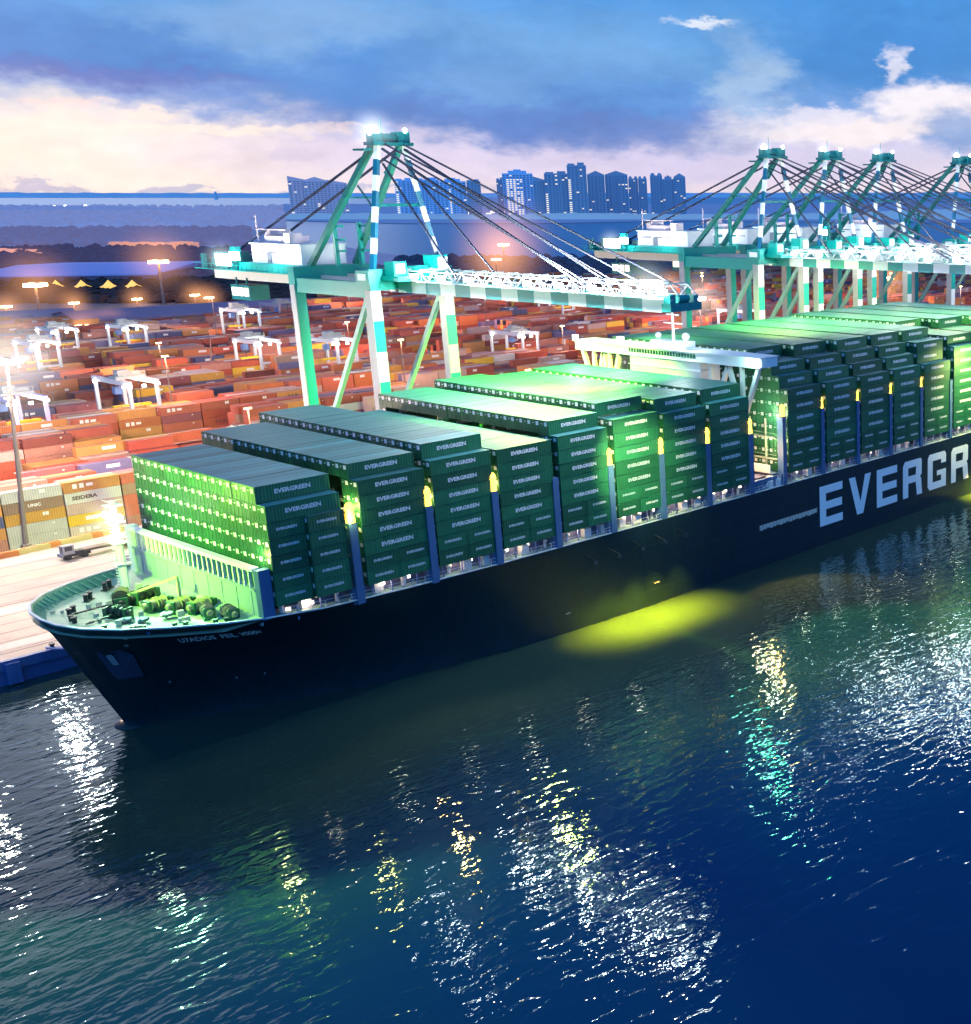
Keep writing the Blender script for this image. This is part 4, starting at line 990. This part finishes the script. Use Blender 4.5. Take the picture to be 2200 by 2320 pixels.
while Y0 < 900:
    nr = 6 if blk < 14 else 5
    for r in range(nr):
        y = Y0+r*2.45; xa = at(-60, 0+0, z=QZ) if False else None
        # visible x range of this row
        a_l = AZ+math.atan((PX+60)/2884); a_r = AZ-math.atan((2260-PX)/2884)
        xl = y/math.tan(a_l); xr = min(y/math.tan(a_r), 900 if y < 600 else 1250-y*.4)
        bx = int(xl/PITCH_X)-1
        while bx*PITCH_X < xr:
            x = bx*PITCH_X+ (3.2 if blk % 2 else 0)
            lane = (bx+blk*2) % 13 == 0 and blk > 0
            rs = random.Random(blk*9173+bx*31+r*7); hb = random.Random(blk*77+(bx//3)*13).choice((5,5,4,4,3,2)); n = max(1, min(5, hb+rs.choice((0,0,0,-1,0,1,-1))))
            if blk == 0 and r == 0: n = 5
            if blk == 0 and r > 0: n = rs.choice((5,5,4,4))
            if blk in (1, 2) and x < 190: n = rs.choice((2,3,3,4))
            p = pr(x+6, y, QZ)
            lim = 0
            for (u0, v0), (u1, v1) in zip(LIM, LIM[1:]):
                if u0 <= p[0] < u1: lim = v0+(v1-v0)*(p[0]-u0)/(u1-u0)
            if not lane and -200 < p[0] < 2350 and p[1] > lim:
                for k in range(n):
                    top = (k == n-1); side = (r == 0) or random.random() < .45
                    if not (top or r == 0 or k >= n-2 or side): continue
                    ci = rs.randrange(len(PAL)) if rs.random() < .55 else random.Random(blk*31+bx*17).choice((0,1,2,3,4,6,8,11))
                    A = area((x, y, QZ+2.62*k), (x+12, y+2.4, QZ+2.62*(k+1)), ([('t', 1)] if top else [])+([('s', 1)] if r == 0 else [('s', .3)] if k >= n-2 else [('s', .02)]))
                    q = pr(x+6, y, QZ+2.62*(k+.5)); q2 = pr(x+6, y, QZ+2.62*(k+1))
                    if covered(q2[0], q2[1]): A = 0
                    if x < 190 and blk in (0, 1) and False: pass
                    yard.append((A, blk, bx, r, k, x, y, QZ+.02+2.62*k, ci, rs.random()))
            bx += 1
    Y0 += nr*2.45+(9.5 if blk % 2 else 6.5); blk += 1
THR = sorted([q[0] for q in cargo]+[q[0] for q in yard], reverse=True)[299]
NY = sum(1 for q in yard if q[0] >= THR)
print('individual yard', NY)
def red_mesh(src, q):
    return src.mesh('shipping_container', [mat('container_red', (.35,.03,.03), .5), WHITE, mat('container_red', (.35,.03,.03))]) if q[0] == 2 else src.mesh('shipping_container', [mat('container_blue', (.03,.06,.22), .5), WHITE, mat('container_blue', (.03,.06,.22))])
cargo.sort(key=lambda c: -c[0])
stuff_ship = MB()
for i, (A, b_, r, k, n, s_, xx, yy, zz, L, h) in enumerate(cargo):
    src, me = cont_mesh(L, h, s_ is not None)
    if A >= THR:
        if b_ == 8 and (r, k) in ((2, 4), (2, 3), (3, 5), (1, 5)): me = red_mesh(src, (r, k))
        o = bpy.data.objects.new('shipping_container', me); col.objects.link(o); o.location = (xx, yy, zz)
        tier = 'top tier' if k == n-1 else nth(k)+' tier up'
        if r == 0 and s_ is not None: lb = 'green 20-foot container, %s tier, %s half of the outer row, %s bay from bow' % (nth(k), ('front', 'rear')[s_], nth(b_))
        elif r == 0: lb = 'green container with white lettering, outermost row of %s bay from the bow, %s' % (nth(b_), tier)
        elif b_ == 0 and k < n-1: lb = 'floodlit green container end in foremost bay, %s row from the water, %s' % (nth(r), tier)
        elif me.materials[0].name.startswith('container_'+('red' if r == 2 else 'blue')): lb = '%s container among the green ones, %s row from the water, %s bay, %s tier up' % ('red' if r == 2 else 'dark blue', nth(r), nth(b_), nth(k))
        else: lb = 'green container, %s row from the water, %s bay from the bow, %s' % (nth(r), nth(b_), tier)
        tag(o, lb, 'shipping container', 'green containers stacked on the ship')
    else: stuff_ship.add(src, (xx, yy, zz))
stuff_ship.build('shipping_containers', [GREEN, LETT, GROOF], label='remaining green containers packed in the inner rows of the ship', cat='shipping containers', group='green containers stacked on the ship', kind='stuff')
yard.sort(key=lambda c: -c[0])
ysm = MB(); first = {}
near = [c for c in yard[:NY]]
for c in near: first.setdefault(c[1], []).append(c[2])
for i, (A, b_, bx, r, k, x, y, z, ci, rn) in enumerate(yard):
    if A == 0 and r > 0 and i > NY and rn < .4: continue
    style = 0
    if i < NY:
        if b_ == 0 and r == 0: style = {0: 3, 1: 5, 2: 0, 3: 1, 4: 3}[k] if (bx % 2) else {0: 0, 1: 0, 2: 2, 3: 4, 4: 2}[k]
        elif rn < .1: style = 3
        elif rn < .2: style = 2
        elif rn < .28: style = 6
        elif rn < .36: style = 5
        if b_ == 0 and r == 0:
            ci = {0: 9, 1: 16, 2: 11, 3: 14, 4: 4}[k] if (bx % 2) else {0: 14, 1: 14, 2: 7, 3: 15, 4: 2}[k]
            if k == 4 and bx % 2: ci = 4
            if k == 4 and bx % 4 == 0: ci = 14
        me = yget(ci, 12.0, style)[1]
        o = bpy.data.objects.new('shipping_container', me); col.objects.link(o); o.location = (x, y, z)
        s_ = sorted(set(first[b_])).index(bx)
        tag(o, '%s container in %s yard block, %s stack from left, %s row back, %s tier' % (PALN[ci], nth(b_), nth(s_), nth(r), nth(k)), 'shipping container', 'containers stacked in the yard')
    else:
        W_ = 2.36; c = PAL[ci]; ysm.box(x, x+12, y, y+W_, z, z+2.56, 0, c, skip='bn' if i < 4000 else 'bn')
        if rn < .35 and i < 5000:
            q = 2+rn*14; ysm.quad([(x+q, y-.03, z+1), (x+q+1.6+rn*6, y-.03, z+1), (x+q+1.6+rn*6, y-.03, z+1.9), (x+q, y-.03, z+1.9)], 1)
ysm.build('shipping_containers', [YC, YW], label='countless red, orange and brown containers filling the far rows of the yard', cat='shipping containers', group='containers stacked in the yard', kind='stuff')
print('yard', len(yard), 'cargo', len(cargo), 'faces', len(ysm.f))
# yard lamps: masts the photo shows as glows between the rows
YL = [(118,365),(160,330),(180,420),(215,505),(250,400),(300,520),(300,640),(345,430),(400,560),(420,720),(470,480),(510,650),(560,560),(640,640),(650,480),(250,330),(360,340),(460,360),(580,380),(720,420)]
for k, (x, y) in enumerate(YL):
    zt = 27 if k % 2 else 32; p = pr(x, y, zt)
    t_ = thing('lamp_post', (x, y, QZ), 'slender yard light mast among the containers, %s nearest to the quay' % nth(k), 'lamp post', 'yard light masts')
    mb = MB(); mb.cyl((0,0,0),(0,0,zt-QZ),.28,.16,n=6); mb.build('pole', mat('pole_grey', (.25,.2,.18), .6), t_)
    mb = MB(); mb.box(-.9,.9,-.2,.2,zt-QZ-.4,zt-QZ-.1); mb.build('lamp_head', LWARM, t_)
    light((x, y, zt-1), 56000 if y < 450 else 85000, (1, .50, .30) if k % 3 else (1, .66, .48), 1.0)
# masts added to carry fill light over the quay
for k, (x, y) in enumerate(((70, 262), (126, 266), (190, 266))):
    lamp_post((x, y, QZ), (x, y, 34), 'added fill light mast on the quay, %s from the left along the crane rails' % nth(k), False, 1.0, 60000, 0, 'added quay fill light masts', colr=(1, .72, .52))
# ------------------------------------------------------------------ ship-to-shore cranes
def sts(xc, hw, label, near=False):
    """quay crane; xc centre along the quay, hw half leg spacing"""
    T = thing('quay_crane', (xc, 246, QZ), label, 'quay crane', 'ship-to-shore cranes on the quay'); z0 = -QZ
    def P(mb, name, m_, par=None):
        mb.v = [(x, y, z+z0) for x, y, z in mb.v]; return mb.build(name, m_, par or T)
    WB = mat('band_white', (.74,.76,.74), .45, var=.1, streak=.1)
    for sx in (-1, 1):
        mb = MB(); z = 62.0; i = 0; x = sx*hw
        while z > 6:
            zn = max(6, z-(6.4 if i % 2 == 0 else 6.6)); mb.box(x-1.15, x+1.15, -1.05, 1.05, zn, z-.01, i % 2); z = zn; i += 1
        mb.box(x-1.3, x-1.16, -1.0, 1.0, 6, 62, 2)
        P(mb, 'waterside_leg', [WB, TEAL, GREYP])
        mb = MB(); mb.box(x-1.1, x+1.1, 28.9, 31.1, 6, 62, 0); mb.box(x-1.35, x-1.11, 29.0, 31.0, 6, 62, 1); P(mb, 'landside_leg', [TEAL, GREYP])
        mb = MB(); mb.beam((x, 1.0, 61.5), (x, 29.2, 22), .9, 1.1); P(mb, 'diagonal_brace', mat('brace_green', (.20,.36,.33), .5))
        mb = MB(); mb.box(x-.9, x+.9, 1.0, 29, 18.0, 20.4); P(mb, 'portal_beam', TEAL); mb = MB(); mb.box(x-.9, x+.9, 1.05, 28.9, 60.4, 63.6); P(mb, 'portal_beam', TEAL)
    for bx_ in ((1.2, -1.3, 1.3, 62.01, 66.4), (1.2, 28.7, 31.3, 62.01, 66.0), (1.6, -1.0, 1.0, 5, 6.6), (1.6, 29, 31, 5, 6.6)):
        mb = MB(); mb.box(-hw-bx_[0], hw+bx_[0], *bx_[1:]); P(mb, 'cross_beam', TEAL)
    mb = MB()
    for sx in (-1, 1):
        for y in (0, 30):
            for q in (-3, -1, 1, 3): mb.box(sx*hw+q-.8, sx*hw+q+.8, y-.5, y+.5, 4.05, 5)
    P(mb, 'bogie', TEALD)
    # landside girder
    mb = MB()
    for sx in (-1, 1): mb.box(sx*3.2-.55, sx*3.2+.55, 1.35, 78, 61.4, 63.9, 0)
    for k in range(8): mb.box(-2.6, 2.6, 34+k*6, 34.5+k*6, 62, 63.5, 0)
    P(mb, 'rear_girder', mat('girder_pale', (.45,.46,.44), .5) )
    # boom in white and green panels
    for sx in (-1, 1):
        mb = MB()
        for k in range(16):
            y1 = -1.4-k*5.05; y0 = y1-5.05; mb.box(sx*3.2-.45, sx*3.2+.45, y0, y1, 61.4, 63.7, (k+1) % 2, skip='ns' if 0 < k < 15 else '')
        P(mb, 'boom_girder', [mat('boom_white', (.66,.66,.70), .45, var=.08), mat('boom_teal', (.02,.22,.25), .45, var=.1)])
    mb = MB()
    for k in range(17):
        y = -2-k*4.85; mb.box(-2.6, 2.6, y-.25, y+.25, 62.4, 63.4)
        for sx in (-1, 1):
            mb.beam((sx*3.2, y, 63.65), (sx*3.2, y-2.4, 66.0), .26); mb.beam((sx*3.2, y-2.4, 66.0), (sx*3.2, y-4.85, 63.65), .26)
        mb.beam((-3.2, y-2.4, 66.3), (3.2, y-2.4, 66.3), .22)
    for sx in (-1, 1): mb.beam((sx*3.2, -4.4, 66.0), (sx*3.2, -82, 66.0), .24); mb.beam((sx*4.6, -2, 65.2), (sx*4.6, -83, 65.2), .1); mb.box(sx*4.3-.5, sx*4.3+.5, -83, -2, 64.0, 64.12)
    for k in range(34): mb.beam((-4.6, -2-k*2.4, 64.1), (-4.6, -2-k*2.4, 65.2), .09)
    P(mb, 'boom_truss', mat('truss_white', (.36,.44,.46), .5))
    mb = MB(); mb.box(-3.8, 3.8, -84.6, -82.3, 61.6, 63.0); mb.box(-3.7, -2.4, -84.4, -82.8, 63.0, 64.6); mb.box(2, 3.2, -84.4, -82.8, 63.0, 64.2); mb.cyl((-1.3,-83.6,63.7),(1.3,-83.6,63.7),.7,n=12); P(mb, 'boom_tip', TEAL)
    mb = MB()
    for k in range(9 if near else 7):
        y = -9-k*9.3
        for sx in (-1,):
            mb.box(sx*4.5-.35, sx*4.5+.35, y-.9, y+.9, 64.6, 65.5)
    mb.box(-4.3, -3.0, -82, -77.5, 65.6, 67.0)
    P(mb, 'boom_floodlight', LWHITE)
    # machinery house
    mb = MB(); mb.box(-5.4, 5.4, 33, 55, 66.0, 70.3); mb.box(-5.7, 5.7, 32.7, 55.3, 70.3, 70.6)
    hs_ = P(mb, 'machinery_house', mat('house_lit_white', (.62,.66,.68), .5, var=.05, emit=(.9,.95,1), es=.12))  # faint emission stands in for lamp light on the walls
    mb = MB()
    for k in range(4): mb.box(-5.48, -5.4, 34+k*5, 37.5+k*5, 68.4, 68.8)
    mb.box(-5.5, -5.4, 46, 48, 66.1, 68.4); P(mb, 'house_louvre', mat('louvre', (.1,.12,.16), .5), hs_)
    mb = MB(); mb.box(-7.2, 7.2, 30, 62, 64.2, 65.95); mb.box(-8.0, 8.0, 31.4, 79, 63.95, 64.15)
    for k in range(20): mb.beam((-7.9, 32+k*2.4, 64.1), (-7.9, 32+k*2.4, 65.3), .1)
    mb.beam((-7.9,32,65.3),(-7.9,79,65.3),.12)
    P(mb, 'platform', TEAL)
    mb = MB(); mb.box(-7.4, -2, 63, 70, 64.2, 68.2); mb.box(2, 6, 66, 74, 64.2, 67); mb.box(-6, 0, 72, 78, 64.2, 66.4); mb.cyl((-7,75,64.3),(-7,75,67.6),.9,n=8); mb.box(-7.6,-6.2,58.5,61,64.2,69.6)
    P(mb, 'switch_room', TEALD)
    mb = MB(); mb.box(-7.62, -7.42, 61, 68.5, 65.0, 67.8); mb.box(-8, -7.0, 57.8, 60.6, 66.4, 68.4); P(mb, 'rear_floodlight', LCOOL)
    mb = MB(); mb.box(-4, 3, 44, 51, 70.6, 72.2); mb.box(-5, -2, 38, 40.5, 70.6, 73); mb.beam((-4, 54, 70.6), (-4, 54, 77), .25); mb.box(-4.4,-3.6,40.6,54,73.6,73.8); mb.box(-2,3,52,54.5,70.6,73.4); P(mb, 'roof_gear', mat('pinkish_white', (.7,.55,.55), .5))
    # operator cab
    mb = MB(); mb.box(-4.6, .2, 60, 69, 56.6, 60.2); mb.beam((-4,62,60.2),(-4,62,62),.3); mb.beam((-4,67,60.2),(-4,67,62),.3); cb = P(mb, 'operator_cab', TEALD)
    mb = MB(); mb.box(-4.72, -4.62, 60.6, 62.4, 57.6, 59.6); mb.box(-4.72, -4.62, 63, 65, 57.6, 59.6); mb.box(-4.72, -4.62, 65.6, 68.4, 57.6, 59.6); P(mb, 'cab_window', LWIN, cb)
    # trolley gear on the waterside of the legs
    mb = MB(); mb.box(-hw+1.5, -hw+7.5, -7.5, -1.5, 64.0, 65.0); mb.box(-hw+2, -hw+5, -5.5, -2, 65.0, 68.0); mb.box(3, 6.5, -5, -1.4, 65, 69); mb.box(-2, 1, -6, -3, 64.6, 67); mb.box(-hw-2.4,-hw-.9,-3,2,63.6,66.2); P(mb, 'winch_house', TEAL)
    mb = MB(); mb.box(4, 6.3, -5.3, -5.05, 66, 68.6); mb.box(-hw+2.3, -hw+4.4, -5.8, -5.55, 65.6, 67.6); mb.box(-hw-2.55,-hw-2.42,-2,1,64.2,65.6); P(mb, 'panel_box', mat('panel_pale', (.75,.78,.75), .5))
    mb = MB()
    for x_ in (-2, 4):
        mb.beam((x_, 24, 66), (x_, 24, 75.5), .8)
        for zz in (69, 71.5, 74.5): mb.box(x_-.3, x_+2.2, 23.6, 24.4, zz, zz+.5)
    P(mb, 'stair_tower', TEAL)
    # A-frame
    AY, AZ_ = 2.5, 92.0
    for sx in (-1, 1):
        mb = MB(); top = Vector((sx*3.0, AY-.5, AZ_)); bot = Vector((sx*hw*.93, 0, 66.3)); n = 8
        for k in range(n): mb.beam(top.lerp(bot, k/n), top.lerp(bot, (k+1)/n), 1.0, 1.0, (0, 1, 0, 1, 0, 1, 0, 1)[k])
        P(mb, 'mast_leg', [WPAINT, mat('band_blue', (.0,.10,.20), .45)])
        mb = MB(); mb.beam((sx*3.2, AY+.8, AZ_), (sx*hw*.62, 29.5, 66), 1.15); P(mb, 'rear_strut', mat('strut_green', (.01,.17,.15), .45))
        mb = MB(); mb.beam((sx*2.6, AY+1.5, AZ_-1), (sx*3.6, 72, 66), .42); mb.beam((sx*2.6, AY-1.5, AZ_-1), (sx*3.2, -62, 65), .42)
        mb.beam((sx*2.6, AY-1.2, AZ_-3), (sx*3.2, -64.5, 65), .3); mb.beam((sx*2.6, AY-1.2, AZ_-4), (sx*3.2, -22 if sx < 0 else -27, 65), .34); mb.beam((sx*2.2, AY-1.8, AZ_), (sx*3.2, -81, 65), .3)
        P(mb, 'stay', CABLE)
    mb = MB(); mb.beam((-6.2, 1.6, 79.5), (6.2, 1.6, 79.5), .6); mb.beam((-hw*.6,14,81),(hw*.6,14,81),.35); mb.beam((-6,1.7,79.5),(-3.6,10,83.5),.3); P(mb, 'mast_crosstie', TEALD)
    mb = MB(); mb.box(-4.6, 4.6, AY-2, AY+2, AZ_-.3, AZ_+.4); mb.box(-4.2, -2, AY-1.2, AY+1.4, AZ_+.4, AZ_+2.2); mb.box(1.6, 4.2, AY-1.4, AY+1.6, AZ_+.4, AZ_+2.6); mb.cyl((-1.6,AY,AZ_+1.2),(1.4,AY,AZ_+1.2),1.0,n=12); mb.box(-6.2,-4.4,AY-.5,AY+3.6,AZ_-1.4,AZ_-1.0)
    mb.beam((-1.5,AY,AZ_),(-1.5,AY,AZ_+5.5),.12); mb.beam((-1.4,AY+.4,AZ_-6),(1.8,AY+.3,AZ_-2),.4)
    P(mb, 'mast_head', TEALD)
    mb = MB(); mb.sphere((-3.4, AY, AZ_+2.6), 1.25 if near else .9, nu=12, nv=8); mb.sphere((3.2, AY-1.4, AZ_+2.9), .5, nu=8, nv=6); P(mb, 'mast_beacon', LWHITE)
    # lights the photo shows burning
    for yy_, e_ in ((14, 30000), (34, 40000), (52, 40000), (68, 40000), (79, 50000)): light((xc-5.8, 246-yy_, 66.8), e_ if near else e_*.25, (1,.97,.9), .7)
    light((xc-9.5, 246+58, 69), 7000, (.85,1,1), .6); light((xc-9, 246+40, 69.5), 6000, (.95,.98,1), .6)
    light((xc-6, 246-3, 97), 3500, (.9,.97,1), .6)
    light((xc-hw-4, 246-7, 70), 3000, (.85,1,.95), .6)
    for y in (10, 45): light((xc, 246+y-50, 60.3), 6000, (1,.9,.75), 1.0)
    halo(T, (-3.4, AY, AZ_+2.6+z0), 6.5 if near else 3.5, (.9,.97,1), 1.6)
    halo(T, (-8.5, 64, 67+z0), 5.5, (.85,1,1), 1.1)
    if near: halo(T, (-4.0, -79, 66.5+z0), 6.5, (.85,1,.97), 1.0)
    return T
sts(157.2, 8.75, 'nearest green and white quay crane with its boom lowered over the ship', True)
sts(278.8, 10, 'second quay crane from the left, first of the far group')
sts(305.5, 9.8, 'third quay crane from the left, middle of the far group')
sts(332.6, 9.8, 'fourth quay crane from the left, behind the middle one of the far group')
sts(379, 10, 'rightmost quay crane, cut by the right edge of the photo')
# ------------------------------------------------------------------ rubber-tyred yard gantries
RW = mat('gantry_white', (.55,.55,.55), .5, var=.08)
def rtg(px, py, sp, label, hgt=19, glow=True, paint=None, rz=0, en=5000):
    b_ = at(px, py, z=QZ); T = thing('yard_gantry_crane', tuple(b_), label, 'gantry crane', 'rubber tyred gantry cranes in the yard', rz); m_ = paint or RW
    for x in (0, 8):
        for y in (0, sp):
            mb = MB(); mb.beam((x, y, 1.6), (x, y, hgt), .95, .95); mb.build('leg', m_, T)
        mb = MB(); mb.box(x-.6, x+.6, -.8, sp+.8, hgt, hgt+1.5); mb.build('girder', m_, T)
    mb = MB()
    for y in (0, sp): mb.box(-2, 10, y-.45, y+.45, 1.0, 2.1); mb.box(.5, 7.5, y-.3, y+.3, hgt*.55, hgt*.55+.8) if y == 0 else None
    mb.build('sill_beam', m_, T)
    mb = MB()
    for y in (0, sp):
        for x in (-1.2, .6, 7.4, 9.2): mb.cyl((x, y-.4, .8), (x, y+.4, .8), .8, n=12)
    mb.build('wheel', DARK, T)
    ty = sp*random.Random(int(px)).uniform(.2, .72)
    mb = MB(); mb.box(-.4, 8.4, ty-2.5, ty+2.5, hgt+1.5, hgt+2.3); mb.box(.6, 4, ty-1.8, ty+1.6, hgt+2.3, hgt+4.2); mb.box(5, 7.6, ty-1.2, ty+1.2, hgt+2.3, hgt+3.4); mb.cyl((4.4,ty-1.8,hgt+3),(4.4,ty+1.8,hgt+3),.7,n=8)
    for k in range(6): mb.beam((-.4+k*1.7, ty-2.6, hgt+2.3), (-.4+k*1.7, ty-2.6, hgt+3.5), .14)
    mb.beam((-.4, ty-2.6, hgt+3.5), (8.4, ty-2.6, hgt+3.5), .14); mb.build('trolley', mat('trolley_grey', (.3,.34,.34), .5, var=.3), T)
    mb = MB(); mb.box(-1.6, .6, ty-3.6, ty-1.6, hgt-2.8, hgt-.6); mb.build('cab', mat('cab_blue', (.12,.2,.4), .4), T)
    mb = MB(); mb.box(-1.5, 9.5, ty-.9, ty+.9, hgt*.62, hgt*.62+.7)
    mb.build('spreader', YELL, T)
    mb = MB()
    for x in (1, 7): mb.beam((x, ty, hgt*.62+.7), (x, ty, hgt+1.5), .16)
    mb.build('hoist_rope', CABLE, T)
    if glow:
        mb = MB()
        for x, y in ((-.9, 1), (8.9, 1), (-.9, sp-2), (4, -.9), (0, -.9)): mb.box(x-.4, x+.4, y-.4, y+.4, hgt-.4, hgt+.3)
        mb.build('gantry_floodlight', LWHITE, T)
        c = b_+Vector((4, sp/2, hgt-1.5)); light(tuple(c), en, (1,.92,.82), .6)
        light((b_.x+2, b_.y-5, QZ+hgt+2), en*.6, (1,.95,.9), .6)
    return T
VIO = mat('gantry_violet', (.30,.24,.46), .5)
rtg(58, 1062, 21, 'white and violet yard gantry near the left edge, closest to the quay', paint=mat('gantry_lilac', (.5,.45,.68), .5))
rtg(315, 1020, 24, 'white yard gantry left behind the foremost green containers', 20)
rtg(98, 893, 20, 'dark girdered white gantry in the bright left part of the yard', 19)
rtg(142, 845, 20, 'white gantry behind the dark girdered one at left', 18, en=8000)
rtg(562, 800, 22, 'white gantry seen left of the near crane leg', 20, True)
rtg(600, 880, 20, 'white gantry partly hidden by the near crane landside leg', 18)
rtg(775, 885, 22, 'white gantry with yellow spreader between the near crane legs', 19)
rtg(1152, 728, 22, 'white gantry under the near crane boom with yellow trolley', 19)
rtg(1278, 745, 22, 'bright white gantry cluster below the boom, right of centre', 19, en=10000)
rtg(1190, 850, 22, 'white gantry with orange spreader behind the bright green containers', 17)
rtg(1700, 790, 22, 'white gantry glimpsed between the far crane legs', 18)
rtg(640, 760, 20, 'small grey gantry far back between the near crane legs', 16, False, mat('gantry_grey', (.35,.32,.38), .5))
rtg(300, 830, 20, 'pale gantry in the middle rows left of the amber containers', 17, True, en=7000)
# mobile stacker and truck on the quay
b_ = at(152, 1268, z=QZ)
T = thing('terminal_truck', (b_.x-1, b_.y, QZ), 'terminal tractor with white cab pulling a long dark flat trailer along the quay', 'truck', None, R(2))
mb = MB(); mb.box(0, 5.4, -1.2, 1.2, .7, 1.3); mb.box(2.6, 5.2, -1.1, 1.1, 1.3, 1.7); mb.build('chassis', DARK, T)
mb = MB(); mb.prism([(0,-1.2),(2.3,-1.2),(2.3,.5),(0,.5)], 1.3, 3.3); mb.box(-.3,0,-1.2,1.2,.8,1.5); cabn = mb.build('cab', mat('cab_grey', (.30,.30,.32), .5), T)
mb = MB(); mb.box(-.03,0,-1.0,.3,2.1,3.1); mb.box(.4,1.9,-1.24,-1.2,2.1,3.1); mb.build('window', GLASS, cabn)
mb = MB(); mb.box(4.2, 17.2, -1.2, 1.2, 1.45, 1.75); mb.box(4.6,16.8,-.5,.5,1.1,1.45); mb.build('trailer', mat('trailer_dark', (.12,.09,.08), .6), T)
for x in (1.0, 4.4, 13.6, 15.0):
    for y in (-1.15, .75): mb = MB(); mb.cyl((x, y, .55), (x, y+.4, .55), .55, n=14); mb.build('wheel', DARK, T)
mb = MB()
for x in range(6): mb.box(10.6+x*1.0, 11.1+x*1.0, 1.25, 2.6, .3, .6)
random.seed(77)
# stacks of low kerb blocks along the yard edge
for k in range(12):
    px = 20+k*24; p = at(px, 1262-k*5.5, z=QZ)
    mb = MB(); mb.box(-1.9, 1.9, -.6, .6, 0, 1.0); mb.box(-1.7, 1.7, -.45, .45, 1.0, 1.25)
    mb.build('concrete_block', mat('block_sand' if k % 4 else 'block_orange', (.6,.42,.2) if k % 4 else (.6,.2,.06), .7), loc=tuple(p), label='sand coloured concrete barrier block along the yard edge, %s from the left' % nth(k) if k % 4 else 'orange painted barrier block along the yard edge, %s from the left' % nth(k), cat='barrier block', group='barrier blocks at the yard edge')
